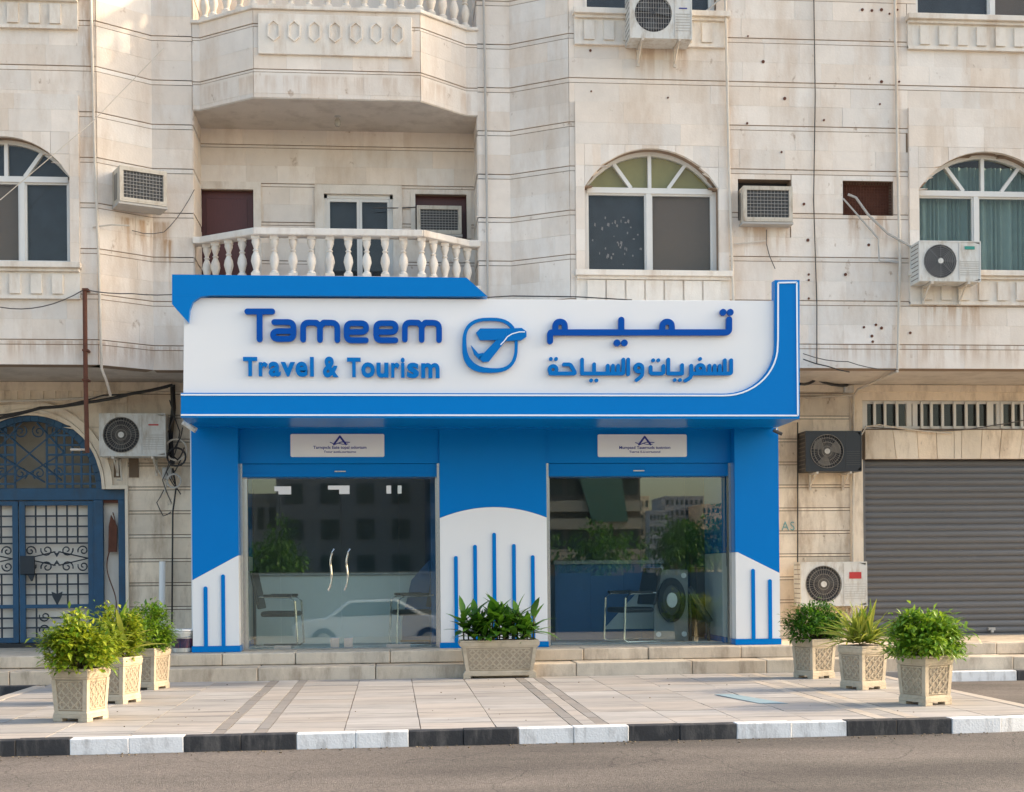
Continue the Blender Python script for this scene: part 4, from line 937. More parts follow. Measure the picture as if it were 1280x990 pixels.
def chair(loc, rz, label, s=1.0):
    c = thing("office_chair", label, "chair", loc, group="visitor chairs inside the shop", local=True)
    MB().box(-.24, .24, -.23, .23, .40, .47).build("seat", M_chair, c, bevel=.03)
    b = MB(); b.box(-.23, .23, -.02, .02, 0, .50).xform(Matrix.Translation((0, .25, .50)) @ Matrix.Rotation(R(-12), 4, 'X')); b.build("backrest", M_chair, c, bevel=.018)
    for sx in (-.27, .27):
        MB().tube([(sx, .28, .02), (sx, -.2, .02), (sx, -.25, .05), (sx, -.22, .60), (sx, -.15, .65), (sx, .24, .66)], .014, 8).build("leg", M_steel, c, smooth=True)
        MB().box(sx - .03, sx + .03, -.18, .18, .655, .69).build("armrest", M_chair, c, bevel=.012)
    c.rotation_euler = (0, 0, rz); c.scale = (s, s, s); return c
pc = at(352, 803, .35); chair((pc.x, .35, PLAT), R(85), "black office chair at the left of the glass doors")
pc = at(515, 803, .35); chair((pc.x, .35, PLAT), R(-80), "black office chair beside the blue panel, right of the glass doors")
pc = at(788, 803, .4); chair((pc.x, .4, PLAT), R(-70), "black chair with steel legs beside the wheel machine")
# wheel machine in the right window
YM = .45
M_mach = mat("machine_grey", (.24, .25, .25), .4, metal=.3, var=.2, scale=8)
mc = thing("wheel_machine", "grey upright panel carrying a large black wheel with a white hub", "machine", (X_(838, YM), YM, PLAT))
x0, x1 = X_(815, YM), X_(858, YM); z1 = Z_(712, YM, 838); cz = Z_(750, YM, 838); cx = (x0 + x1) / 2
MB().box(x0, x1, YM, YM + .04, PLAT, z1).build("panel", M_mach, mc, bevel=.01)
wh = MB(); n0 = 0; wh.disc(0, 0, .30, YM - .07, YM, 24, .2); 
wh.xform(Matrix.Translation((cx, 0, cz)) @ Matrix.Diagonal((.62, 1, 1, 1))); wh.build("tyre", M_tyre, mc, smooth=True)
wh = MB().disc(0, 0, .2, YM - .04, YM, 20).xform(Matrix.Translation((cx, 0, cz)) @ Matrix.Diagonal((.62, 1, 1, 1))); wh.build("rim", M_fan, mc)
wh = MB().disc(0, 0, .1, YM - .08, YM - .04, 16).xform(Matrix.Translation((cx, 0, cz)) @ Matrix.Diagonal((.7, 1, 1, 1))); wh.build("hub", M_white, mc)
for (u, v) in ((x0 + .06, z1 - .08), (x1 - .06, z1 - .08), (x0 + .06, PLAT + .1), (x1 - .06, PLAT + .1)): MB().disc(u, v, .035, YM - .02, YM, 12).build("knob", M_white, mc)
bm_ = MB(); bm_.tube([(x1 + .02, YM + .1, z1 - .25), (x1 + .32, YM + .1, PLAT + .25)], .05, 6).tube([(x1 + .3, YM + .1, PLAT + .3), (x1 + .3, YM + .1, PLAT)], .02, 6).tube([(x1 + .05, YM + .1, z1 - .3), (x1 + .05, YM + .1, PLAT)], .02, 6); bm_.build("arm", M_fan, mc)

# ------------------------------------------------------------------ big sign
sg = thing("shop_sign", "long white fascia sign with raised blue English and Arabic lettering over the shop", "sign", (X_(612, Y_SIGN, 522), Y_SIGN, ZU))
def sp2(x, y, Y=Y_SIGN): p = at(x, y, Y); return (p.x, p.z)
MB().prism([sp2(230, 372), sp2(972, 376), sp2(972, 500), sp2(229, 500)], Y_SIGN, YP - .03).build("board", M_white, sg, bevel=.004)
YF = Y_SIGN - .05
L_out = [sp2(226, 491, YF), sp2(226, 523, YF), sp2(1001, 523.5, YF), sp2(999, 349.5, YF), sp2(968.5, 350, YF)]
curve_px = [(968.5, 430)] + [(905 + 63.5 * math.cos(R(a)), 432 + 60 * math.sin(R(a))) for a in range(8, 90, 8)] + [(903, 492)]
inner = [sp2(x, y, YF) for x, y in curve_px]
band = MB()
L_poly = [sp2(226, 491.5, YF), sp2(226, 522.5, YF), sp2(1001, 523.5, YF), sp2(999, 349.5, YF), sp2(968.5, 350, YF)] + inner
# split into convex-ish quads so the caps triangulate cleanly
band.prism([sp2(226, 491, YF), sp2(226, 522, YF), sp2(903, 523.5, YF), sp2(903, 492, YF)], YF, Y_SIGN + .9)
cp = [(968.5, 350)] + curve_px
for i in range(len(cp) - 1):
    (xa1, ya1), (xb1, yb1) = cp[i], cp[i + 1]
    ta = i / (len(cp) - 1); tb = (i + 1) / (len(cp) - 1)
    def outer(i_):
        n_ = len(cp) - 1; k = n_ // 2 + 1
        if i_ <= k: return (999.5, 350 + (523.5 - 350) * i_ / k)
        return (999.5 + (903 - 999.5) * (i_ - k) / (n_ - k), 523.5)
    band.prism([sp2(xa1, ya1, YF), sp2(xb1, yb1, YF), sp2(*outer(i + 1), YF), sp2(*outer(i), YF)], YF, YF + .14 if i < 2 else Y_SIGN + .9)
band.build("border", M_blue2, sg)
# white outline strip
def strip(mb, pts, w_, y0, y1):
    for a, b in zip(pts, pts[1:]): tubebox(mb, a, b, w_, y0, y1)
stp = MB(); path = [(226, 493.5), (905, 494.5)] + [(905 + 67 * math.cos(R(a)), 432 + 62.5 * math.sin(R(a))) for a in range(84, 0, -7)] + [(972.3, 425), (972.5, 353.5), (995.8, 353), (997.2, 519.5), (226, 518.8)]
strip(stp, [sp2(x, y, YF) for x, y in path], .018, YF - .010, YF); stp.build("outline_strip", M_stripe, sg)
# top-left trim
trim_px = [(215, 343), (583, 347), (609.5, 370.5), (262, 370), (250, 372), (241, 378), (237, 387), (235.5, 403), (215, 380)]
tm = MB()
tm.prism([sp2(*p, YF - .03) for p in ((215, 343), (583, 347), (609.5, 370.5), (262, 369), (215, 369))], YF - .03, YF + .30)
tm.prism([sp2(*p, YF - .03) for p in ((215, 369.05), (262, 369.05), (250, 371), (241, 377), (237, 387), (235.5, 403), (215, 380))], YF - .03, YF + .3)
tm.build("top_trim", M_blue2, sg)
MB().box(X_(226, YF, 520) + .02, X_(1001, YF, 520) - .02, Y_SIGN + .02, -.05, ZU - .004, ZU + .02).build("underside", M_blue, sg)
# letters
def rpoly(c, r, n=12): return [(c[0] + r * math.cos(2 * math.pi * k / n), c[1] + r * math.sin(2 * math.pi * k / n)) for k in range(n)]
_off = [0.0]
def stroke(mb, pts, w_, y0, y1):
    for i, (a, b) in enumerate(zip(pts, pts[1:])):
        if math.hypot(a[0] - b[0], a[1] - b[1]) > 1e-6: tubebox(mb, a, b, w_, y0 - i * .00021 - _off[0], y1)
    for i, p in enumerate(pts): mb.prism(rpoly(p, w_ / 2), y0 - .0001 - i * .00021 - _off[0], y1)
    _off[0] = (_off[0] + .00077) % .004
def rounded(pts, r):
    out = [pts[0]]
    for a, b, c in zip(pts, pts[1:], pts[2:]):
        va = Vector(a) - Vector(b); vc = Vector(c) - Vector(b); ra = min(r, va.length / 2); rc = min(r, vc.length / 2)
        p = Vector(b) + va.normalized() * ra; q = Vector(b) + vc.normalized() * rc
        for i in range(5):
            t = i / 4; out.append(tuple(p * (1 - t) ** 2 + Vector(b) * 2 * t * (1 - t) + q * t * t))
    return out + [pts[-1]]
YL0, YL1 = Y_SIGN - .06, Y_SIGN - .02
def z1t(x, y): return sp2(290 + x / 4.74, 370 + y / 4.74, YL0)
def put(name, strokes, tf, w_, m, parent=sg, dots=(), dr=0):
    mb = MB()
    for s_ in strokes: stroke(mb, [tf(*p) for p in s_], w_, YL0, YL1)
    for d in dots: MB().prism(rpoly(tf(*d), dr, 16), YL0, YL1).build("letter_dot", m, parent)
    return mb.build(name, m, parent)
WL = .066
put("letter", [[(90, 91), (238, 91)], [(163, 91), (163, 256)]], z1t, WL, M_letter)
put("letter", [rounded([(250, 154), (364, 154), (364, 254), (243, 254), (243, 208), (360, 208)], 34)], z1t, WL, M_letter)
for dx in (0, 603): put("letter", [rounded([(421 + dx, 257), (421 + dx, 157), (521 + dx, 157)], 34)[:-1] + [(500 + dx, 158), (521 + dx, 178), (521 + dx, 259)], [(521 + dx, 180), (540 + dx, 159)] + rounded([(545 + dx, 157), (624 + dx, 159), (624 + dx, 260)], 34)], z1t, WL, M_letter)
for dx in (0, 175): put("letter", [rounded([(690 + dx, 213), (795 + dx, 213), (795 + dx, 161), (679 + dx, 161), (679 + dx, 262), (793 + dx, 262)], 32)], z1t, WL, M_letter)
# glyphs from the built-in font
GL = {}
def glyph(ch, off):
    if (ch, off) in GL: return GL[(ch, off)]
    cu = bpy.data.curves.new("glyph", 'FONT'); cu.body = ch; cu.offset = off; cu.extrude = .5; cu.resolution_u = 4
    ob = bpy.data.objects.new("glyph", cu); COL.objects.link(ob); bpy.context.view_layer.update()
    me = ob.evaluated_get(bpy.context.evaluated_depsgraph_get()).to_mesh(); vs = [tuple(v.co) for v in me.vertices]; fs = [tuple(p.vertices) for p in me.polygons]
    bpy.data.objects.remove(ob); bpy.data.curves.remove(cu); GL[(ch, off)] = (vs, fs); return vs, fs
def set_glyph(mb, ch, x0, x1, z0, z1, y0, y1, off=.03):
    vs, fs = glyph(ch, off)
    ax, bx_ = min(v[0] for v in vs), max(v[0] for v in vs); ay, by = min(v[1] for v in vs), max(v[1] for v in vs)
    mb.add([(x0 + (v[0] - ax) / (bx_ - ax) * (x1 - x0), y0 if v[2] > 0 else y1, z0 + (v[1] - ay) / (by - ay) * (z1 - z0)) for v in vs], fs)
for ch, a, b, t, bt in (("T", 65, 148, 360, 473), ("r", 158, 210, 390, 474), ("a", 217, 287, 388, 476), ("v", 288, 372, 390, 475), ("e", 376, 447, 388, 477), ("l", 462, 484, 360, 476), ("&", 538, 630, 358, 481),
                        ("T", 682, 762, 364, 479), ("o", 766, 846, 392, 482), ("u", 856, 927, 394, 483), ("r", 943, 993, 394, 482), ("i", 1001, 1023, 364, 483), ("s", 1037, 1107, 394, 485), ("m", 1121, 1230, 396, 485)):
    p, q = z1t(a, bt), z1t(b, t); mb = MB(); set_glyph(mb, ch, p[0], q[0], p[1], q[1], YL0 + .01, YL1, .035); mb.build("letter", M_letter2, sg)
def z2t(x, y): return sp2(560 + x / 3.368, 370 + y / 3.368, YL0)
put("arabic_letter", [rounded([(1184, 98), (1184, 153), (1150, 153)], 16), [(1160, 153), (932, 153)]], z2t, .072, M_letter, dots=((1159, 68), (1189, 68)), dr=.040)
put("arabic_letter", [rounded([(903, 153), (903, 108), (943, 108), (943, 153)], 22), [(943, 153), (740, 153)]], z2t, .070, M_letter)
put("arabic_letter", [[(730, 100), (730, 153), (500, 153)]], z2t, .072, M_letter, dots=((712, 197), (743, 197)), dr=.040)
put("arabic_letter", [rounded([(452, 153), (452, 108), (492, 108), (492, 153)], 22), rounded([(492, 153), (430, 153), (430, 190)], 8)], z2t, .070, M_letter)
def z3t(x, y): return sp2(670 + x / 4.923, 440 + y / 4.923, YL0)
def ring(cx, cy, r): return [(cx + r * math.cos(R(a)), cy + r * math.sin(R(a))) for a in range(0, 361, 30)]
WA = .044
for strokes, dots in (
    ([rounded([(1202, 50), (1202, 132), (1160, 132)], 12)], ()), ([[(1163, 50), (1163, 132)], [(1163, 132), (1130, 132)]], ()),
    ([[(1132, 84), (1132, 132), (1035, 132)], [(1100, 84), (1100, 132)], [(1068, 84), (1068, 132)]], ()), ([ring(1012, 100, 21), [(1035, 132), (955, 132)], [(1033, 100), (1035, 132)]], ((1011, 42),)),
    ([rounded([(956, 84), (956, 155), (920, 176)], 20)], ()), ([[(900, 80), (900, 132), (820, 132)]], ((855, 172), (887, 172))), ([[(815, 46), (815, 132)]], ()),
    ([rounded([(785, 86), (785, 132), (706, 132), (706, 92)], 14)], ((722, 50), (754, 50))),
    ([ring(633, 98, 22), rounded([(655, 98), (655, 145), (620, 172)], 18)], ()), ([[(568, 46), (568, 136)]], ()), ([rounded([(538, 46), (538, 132), (505, 132)], 8)], ()),
    ([[(506, 84), (506, 132), (400, 132)], [(474, 84), (474, 132)], [(442, 84), (442, 132)]], ()), ([[(358, 75), (358, 132), (290, 132)], [(400, 132), (358, 132)]], ((340, 174), (373, 174))), ([[(284, 46), (284, 132)]], ()),
    ([rounded([(172, 76), (212, 76), (244, 132), (150, 132)], 12)], ()), ([ring(105, 108, 22), [(150, 132), (90, 132)]], ((92, 42), (124, 42)))):
    put("arabic_letter", strokes, z3t, WA, M_letter2, dots=dots, dr=.022)
# logo
lg = MB(); n = 40; c = (177, 207)
for i in range(n):
    def rp(k):
        a = 2 * math.pi * k / n; ca, sa_ = math.cos(a), math.sin(a); e = 2 / 2.7
        ux, uy = math.copysign(abs(ca) ** e, ca), math.copysign(abs(sa_) ** e, sa_); th = 13 + 12 * max(0, math.cos(a - R(130))) ** 2
        return (c[0] + 117 * ux, c[1] + 116 * uy), (c[0] + (117 - th * 1.0) * ux, c[1] + (116 - th) * uy)
    o0, i0 = rp(i); o1, i1 = rp(i + 1); lg.prism([z2t(*o0), z2t(*o1), z2t(*i1), z2t(*i0)], YL0, YL1)
lgo = lg.build("logo_ring", M_letter2, sg)
pl = MB()
for poly in ([(118, 155), (135, 137), (250, 137), (240, 186), (135, 186)], [(250, 137), (310, 135), (330, 150), (330, 172), (308, 186), (240, 190)], [(205, 184), (246, 186), (215, 222), (172, 276), (148, 278), (130, 262)], [(96, 207), (128, 243), (150, 240), (132, 268), (110, 245)]):
    pl.prism([z2t(*p) for p in poly], YL0 - .012, YL1)
pl.build("logo_bird", M_letter2, sg)
pl = MB(); stroke(pl, [z2t(*p) for p in [(322, 152), (300, 152), (270, 160), (250, 172), (235, 192), (222, 205)]], .012, YL0 - .016, YL0 - .0125); pl.build("logo_line", M_stripe, sg)
# plaques over the doors
def plaque(x0, x1, y0, y1, t1, t2, label):
    Y = Y_LIN - .012; p, q = at(x0, y0, Y), at(x1, y1, Y)
    o = thing("plaque", label, "sign", ((p.x + q.x) / 2, Y, q.z), group="white plaques over the shop windows")
    W_, H_ = q.x - p.x, p.z - q.z; r = .02; pts = []
    for (cx, cz, a0) in ((q.x - r, p.z - r, 0), (p.x + r, p.z - r, 90), (p.x + r, q.z + r, 180), (q.x - r, q.z + r, 270)): pts += arc(cx, cz, r, r, a0, a0 + 90, 4)
    MB().prism(pts, Y - .006, Y_LIN - .0).build("board", M_white, o)
    Yt = Y - .0075; cx = (p.x + q.x) / 2 + .03; tz = p.z - .03
    mb = MB(); stroke(mb, [(cx - .075, tz - .10), (cx, tz)], .024, Yt, Y - .0055); stroke(mb, [(cx, tz), (cx + .075, tz - .10)], .024, Yt, Y - .0055)
    stroke(mb, [(cx - .12, tz - .075), (cx - .06, tz - .10), (cx + .02, tz - .07), (cx + .12, tz - .075)], .010, Yt - .0005, Y - .0055); stroke(mb, [(cx - .03, tz - .085), (cx + .04, tz - .10), (cx + .10, tz - .095)], .008, Yt - .0005, Y - .0055)
    mb.build("emblem", M_navy, o)
    for s_, zz, h, ww in ((t1, p.z - .185, .036, .66), (t2, p.z - .235, .026, .40)):
        cu = bpy.data.curves.new("t", 'FONT'); cu.body = s_; cu.offset = .022; cu.align_x = 'CENTER'; ob = bpy.data.objects.new("t", cu); COL.objects.link(ob); bpy.context.view_layer.update()
        me = ob.evaluated_get(bpy.context.evaluated_depsgraph_get()).to_mesh(); vs = [tuple(v.co) for v in me.vertices]; fs = [tuple(f.vertices) for f in me.polygons]; bpy.data.objects.remove(ob)
        xw = max(v[0] for v in vs) - min(v[0] for v in vs); k = ww / xw; mb = MB().add([(cx + v[0] * k, Yt, zz + v[1] * h / .7) for v in vs], fs); mb.build("lettering", M_navy, o)
plaque(363, 480.5, 542.5, 571, "Tarnqncls Eate topal odortum", "Tnour auttlu.ourtaurno", "white plaque with a navy emblem over the left glass doors")
plaque(747, 858.5, 543, 571, "Mumpasd Tasernuds tustnton", "Tserne E.U.nrrtutond", "white plaque with a navy emblem over the right shop window")

# ------------------------------------------------------------------ air conditioners
def condenser(name_label, W_, H_, D_, loc, rz=0.0, body=M_acwhite, badge=None, style='grid', brackets=True, fanx=-.16, group="split air conditioner condensers on the building", dark=False):
    c = thing("condenser", name_label, "air conditioner", loc, group=group, local=True)
    t = .0; fx = fanx * W_; fr_ = min(H_ * .42, W_ * .30); cz = H_ * .5
    # casing with circular opening: ring of quads from circle to rectangle on the front, plus box behind
    n = 32; mb = MB(); x0, x1 = -W_ / 2, W_ / 2; vs = []; fs = []
    for k in range(n):
        a = 2 * math.pi * k / n; ca, sa_ = math.cos(a), math.sin(a)
        tx = min(((x1 - fx) if ca > 0 else (fx - x0)) / max(abs(ca), 1e-6), (H_ / 2) / max(abs(sa_), 1e-6)); vs += [(fx + fr_ * ca, -D_, cz + fr_ * sa_), (fx + tx * ca, -D_, cz + tx * sa_), (fx + fr_ * ca, -D_ + .05, cz + fr_ * sa_)]
    for k in range(n):
        a, b = 3 * k, 3 * ((k + 1) % n); fs += [(a, b, b + 1, a + 1), (a, a + 2, b + 2, b)]
    mb.add(vs, fs)
    mb.add([(x0, -D_, 0), (x1, -D_, 0), (x1, -D_, H_), (x0, -D_, H_)], [])
    # corner triangles are covered by the thin rim
    r = .012
    mb.box(x0 - .002, x1 + .002, -D_ - .004, -.0, -.002, r).box(x0 - .002, x1 + .002, -D_ - .006, 0, H_ - r, H_ + .004).box(x0 - .003, x0 + r, -D_ - .005, 0, r, H_ - r).box(x1 - r, x1 + .003, -D_ - .005, 0, r, H_ - r).box(x0 + r, x1 - r, -.02, -.001, r, H_ - r)
    mb.box(x0 + r, x1 - r, -D_ + .05, -D_ + .055, r, H_ - r)
    mb.build("casing", body, c)
    MB().disc(fx, cz, fr_ * .99, -D_ + .045, -D_ + .049, 24).build("fan_well", M_room, c)
    f = MB()
    for k in range(3):
        a = R(120 * k + 20); pts = [(fx + fr_ * .15 * math.cos(a), cz + fr_ * .15 * math.sin(a)), (fx + fr_ * .88 * math.cos(a - .5), cz + fr_ * .88 * math.sin(a - .5)), (fx + fr_ * .92 * math.cos(a), cz + fr_ * .92 * math.sin(a)), (fx + fr_ * .85 * math.cos(a + .5), cz + fr_ * .85 * math.sin(a + .5))]; f.prism(pts, -D_ + .02, -D_ + .028)
    f.build("fan", M_fan if not dark else M_acgrille, c)
    gcol = M_acgrille if style != 'grid' else M_acwhite
    gmat = {"rings": mat("ring_grille_" + str(len(MATS)), (.2, .2, .2), .5)}.get(style) if style == "rings" else (M_acgrille if style != "grid" else M_greypipe)
    gr = MB()
    if style == 'rings':
        for k in range(1, 10): r_ = fr_ * k / 9.3; gr.disc(fx, cz, r_ + .003, -D_ - .012, -D_ - .006, 28, r_ - .003)
        for k in range(8): a = R(45 * k); tubebox(gr, (fx + .03 * math.cos(a), cz + .03 * math.sin(a)), (fx + fr_ * math.cos(a), cz + fr_ * math.sin(a)), .005, -D_ - .018, -D_ - .012)
    elif style == 'grid':
        for k in range(-7, 8):
            o_ = fr_ * k / 7.5; h = math.sqrt(max(0, fr_ ** 2 - o_ ** 2)); 
            if h > .02: gr.box(fx + o_ - .0015, fx + o_ + .0015, -D_ - .009, -D_ - .006, cz - h, cz + h)
            if h > .02 and k % 2 == 0: gr.box(fx - h, fx + h, -D_ - .006, -D_ - .003, cz + o_ - .0015, cz + o_ + .0015)
    else:
        for k in range(36): a = R(10 * k); tubebox(gr, (fx + .03 * math.cos(a), cz + .03 * math.sin(a)), (fx + fr_ * math.cos(a), cz + fr_ * math.sin(a)), .004, -D_ - .012, -D_ - .007)
        for r_ in (.3, .55, .8, .99): gr.disc(fx, cz, fr_ * r_ + .004, -D_ - .014, -D_ - .008, 28, fr_ * r_ - .004)
    gr.build("fan_grille", gmat, c)
    MB().disc(fx, cz, fr_ * (.16 if style != 'grid' else .1), -D_ - .022, -D_ - .012, 18).build("hub", M_acwhite if style != 'grid' else M_fan, c)
    px0, px1 = fx + fr_ + .03, x1 - .02
    sl_ = MB()
    for k in range(7): z = H_ * .16 + k * H_ * .055; sl_.box(px0 + .015, px1, -D_ - .004, -D_ - .0005, z, z + .006)
    sl_.box(px0, px0 + .004, -D_ - .005, -D_ - .0005, .02, H_ - .02); sl_.build("vent_slot", M_greypipe if not dark else M_fan, c)
    if badge:
        bw, bh, bz, bm__ = badge; bxm = (px0 + px1) / 2 + .01; MB().box(bxm - bw / 2, bxm + bw / 2, -D_ - .007, -D_ - .0005, bz * H_, bz * H_ + bh).build("badge", bm__, c)
    for sx in (x0 - .006, ):
        s_ = MB()
        for k in range(9): z = .04 + (H_ - .08) * k / 8; s_.box(sx, sx + .004, -D_ + .03, -.04, z, z + .012)
        s_.build("side_louvre", M_acgrille, c)
    if brackets:
        for bx_ in (-W_ * .30, W_ * .30):
            b = MB().box(bx_ - .015, bx_ + .015, -D_ - .02, .0, -.035, -.006).box(bx_ - .015, bx_ + .015, -.03, 0, -.24, -.035); b.tube([(bx_, -D_ * .8, -.03), (bx_, -.02, -.2)], .012, 4); b.build("bracket", M_pvc, c)
    c.rotation_euler = (0, 0, rz); return c
def cond_at(label, x0, x1, y0, y1, Yw, D_, **k):
    Yf = Yw - D_; p, q = at(x0, y0, Yf), at(x1, y1, Yf)
    return condenser(label, q.x - p.x, p.z - q.z, D_, ((p.x + q.x) / 2, Yw, q.z), **k)
cond_at("white condenser under the top edge on two curved brackets beside a window", 787, 865, -16, 49, YP - .05, .33, badge=(.10, .012, .60, M_navy), style='grid', fanx=-.12)
cond_at("white condenser with dark ringed fan below the teal-curtained window", 1149, 1226, 301, 352, YP - .06, .30, badge=(.13, .04, .80, M_green), style='rings', fanx=-.16)
cond_at("white condenser with red lettering above the planters beside the iron gate", 124, 207, 517, 570, YG - .06, .32, badge=(.13, .018, .72, M_red), style='spokes', fanx=-.17)
cond_at("black condenser with grey fan left of the roller shutter", 1007, 1077, 539, 589, YG - .03, .34, body=M_acblack, style='spokes', fanx=-.12, dark=True)
ca = cond_at("dusty white condenser with red badge behind the right planters", 1001, 1084, 703, 757, YG - .10, .33, badge=(.17, .09, .62, M_red), style='spokes', fanx=-.16)
ft = thing("metal_stand", "low steel stand under the dusty white condenser behind the planters", "stand", (ca.location.x, YG - .3, PLAT))
for sx in (-.35, .35):
    MB().box(ca.location.x + sx - .02, ca.location.x + sx + .02, YG - .42, YG - .38, PLAT, ca.location.z - .035).box(ca.location.x + sx - .02, ca.location.x + sx + .02, YG - .14, YG - .10, PLAT, ca.location.z - .035).build("leg", M_greypipe, ft)
M_acbeige = mat("ac_beige", (.52, .47, .39), .5, var=.12, scale=6, dirt=(.25, .17, .10), dirt_amt=.9, dirt_scale=6)
def window_unit(label, W_, H_, D_, loc, rz, face=True):
    c = thing("window_air_conditioner", label, "air conditioner", loc, group="window air conditioners set in the walls", local=True)
    r = .02; x0, x1 = -W_ / 2, W_ / 2
    mb = MB().box(x0, x1, -D_ + .0, 0, 0, r).box(x0, x1, -D_, 0, H_ - r, H_).box(x0, x0 + r, -D_ + .10, 0, r, H_ - r).box(x1 - r, x1, -D_ + .10, 0, r, H_ - r).box(x0 + r, x1 - r, -D_ + .03, -D_ + .04, r, H_ - r)
    mb.box(x0, x0 + .045, -D_ - .002, -D_ + .10, r, H_ - r).box(x1 - .045, x1, -D_ - .002, -D_ + .10, r, H_ - r).box(x0 + .045, x1 - .045, -D_ - .003, -D_ + .02, H_ - .05, H_ - r).box(x0 + .045, x1 - .045, -D_ - .003, -D_ + .02, r, .05)
    mb.build("casing", M_acbeige, c)
    MB().box(x0 + .05, x1 - .05, -D_ + .024, -D_ + .028, .05, H_ - .05).build("coil", M_fan, c)
    gr = MB()
    for k in range(13): x = x0 + .05 + (W_ - .1) * k / 12; gr.box(x - .0015, x + .0015, -D_ + .012, -D_ + .018, .05, H_ - .05)
    for k in range(9): z = .05 + (H_ - .1) * k / 8; gr.box(x0 + .05, x1 - .05, -D_ + .002, -D_ + .012, z - .0015, z + .002)
    gr.build("grille", M_greypipe, c)
    for sx in (x0 - .003, x1 - .001):
        s_ = MB()
        for k in range(2): s_.box(sx, sx + .004, -D_ + .12 + k * .08, -D_ + .18 + k * .08, .05, H_ - .06)
        s_.build("side_louvre", M_acgrille, c)
    MB().box(x0 - .01, x1 + .01, -D_ + .01, .0, -.03, -.002).build("tray", M_greypipe, c)
    c.rotation_euler = (0, 0, rz); return c
ang = W_lch.rz * .72
p, q = at(158, 214, -.45), at(158, 262, -.45)
pm = at(172, 262, -.22); window_unit("dusty window air conditioner with torn grille on the angled wall left of the balcony", .58, .43, .34, (pm.x - .02, pm.y + .02, pm.z), ang)
p, q = at(929, 232, YP - .2), at(991, 277, YP - .2); window_unit("window air conditioner hung in a square hole right of the olive-topped window", q.x - p.x, p.z - q.z, .30, ((p.x + q.x) / 2, YP + .10, q.z), 0)
p, q = at(521, 257, YBK - .15), at(577, 293, YBK - .15); window_unit("white window air conditioner facing onto the lower balcony", q.x - p.x, p.z - q.z, .25, ((p.x + q.x) / 2, YBK + .08, q.z), 0)

# ------------------------------------------------------------------ pipes, cables
def pipe(name, label, cat, pts, r, m, group=None, clips=True):
    b = pts[-1]; o = MB().tube(pts, r, 8).build(name, m, None, smooth=True); tag(o, label, cat, group); return o
def wire(pts_px, r, m, name, label, group, sag=0.0, Y=YP - .04, cat="cable"):
    pts = []
    P = [at(p[0], p[1], p[2] if len(p) > 2 else Y) for p in pts_px]
    for a, b in zip(P, P[1:]):
        n = max(2, int((b - a).length / .12))
        for i in range(n):
            t = i / n; q = a.lerp(b, t); q.z -= sag * 4 * t * (1 - t) * min(1, (b - a).length); pts.append(q)
    pts.append(P[-1]); o = MB().tube(pts, r, 5).build(name, m, None, smooth=True); tag(o, label, cat, group); return o
GP = "drain pipes down the facade"
def P_(x, y, Y): return at(x, y, Y)
pipe("drain_pipe", "cream drain pipe down the wall left of the angled air conditioner", "pipe", [P_(113, -30, YP - .05), P_(118, 180, YP - .05), P_(124, 340, YP - .05), P_(127, 461, YP - .05), P_(133, 476, YP - .0), P_(138, 494, YP + .2)], .017, M_pvc, GP)
pipe("drain_pipe", "grey pipe beside the right end of the balconies", "pipe", [P_(604, -30, YR - .05), P_(608, 200, YR - .05), P_(610, 385, YR - .05)], .016, M_greypipe, GP)
pipe("drain_pipe", "cream drain pipe between the olive-topped window and the air conditioner", "pipe", [P_(906, -30, YP - .09), P_(911, 200, YP - .09), P_(917, 385, YP - .09)], .018, M_pvc, GP)
pipe("drain_pipe", "cream drain pipe left of the teal-curtained window bending under the soffit", "pipe", [P_(1118, -30, YP - .06), P_(1122, 200, YP - .06), P_(1125, 330, YP - .06), P_(1122, 462, YP - .06)], .018, M_pvc, GP)
pipe("conduit", "cream conduit along the soffit and down behind the black condenser", "pipe", [P_(1122, 464, YP + .0), P_(1100, 474, .3), P_(1072, 487, YG - .2), P_(1067, 495, YG - .05), P_(1067, 560, YG - .05), P_(1066, 700, YG - .05), P_(1066, 790, YG - .05)], .018, M_pvc)
pipe("conduit", "short cream conduit from the sign to the soffit corner", "pipe", [P_(990, 498, YG - .06), P_(1066, 494, YG - .06)], .014, M_pvc)
MB_ = MB().box(P_(1052, 480, YG).x, P_(1064, 480, YG).x, YG - .12, YG - .02, Z_(492, YG, 1058), Z_(483, YG, 1058)); tag(MB_.build("junction_box", M_acwhite, None, bevel=.01), "small white junction box under the soffit right of the sign", "box")
o = MB().tube([P_(106, 362, YP - .12), P_(107, 470, YP - .12), P_(109, 566, YP - .12)], .028, 8)
pole = thing("rusty_pole", "brown rusted iron pole hanging in front of the left wall", "pole", P_(109, 566, YP - .12)); o.build("pole", M_rustpole, pole, smooth=True)
for yy in (362, 438, 475): q = P_(107, yy, YP - .12); MB().box(q.x - .035, q.x + .035, YP - .155, YP - .0, q.z - .012, q.z + .012).build("clamp", M_rustpole, pole)
q = P_(109, 562, YP - .12); MB().tube([(q.x, YP - .12, q.z), (q.x - .2, YP - .12, q.z)], .014, 6).build("arm", M_pvc, pole)
o = MB().tube([P_(203, 702, YG - .15), P_(202, 800, YG - .2), ], .045, 10); b = at(202, 812, YG - .2); o = MB().tube([(P_(203, 702, YG - .15)), Vector((b.x, YG - .2, PLAT))], .042, 10)
tag(o.build("pipe_stub", M_white, None, smooth=True), "white plastic pipe standing against the wall behind the left planters", "pipe")
GW = "loose cables strung along the walls"
wire([(1017, -20), (1019, 120), (1017, 250), (1021, 380), (1021, 455)], .008, M_black, "cable", "black cable running straight down the right wall between the two openings", GW)
wire([(0, 384), (105, 362)], .007, M_cable, "cable", "thin cable rising from the left edge to the rusted pole", GW, .1, YP - .14)
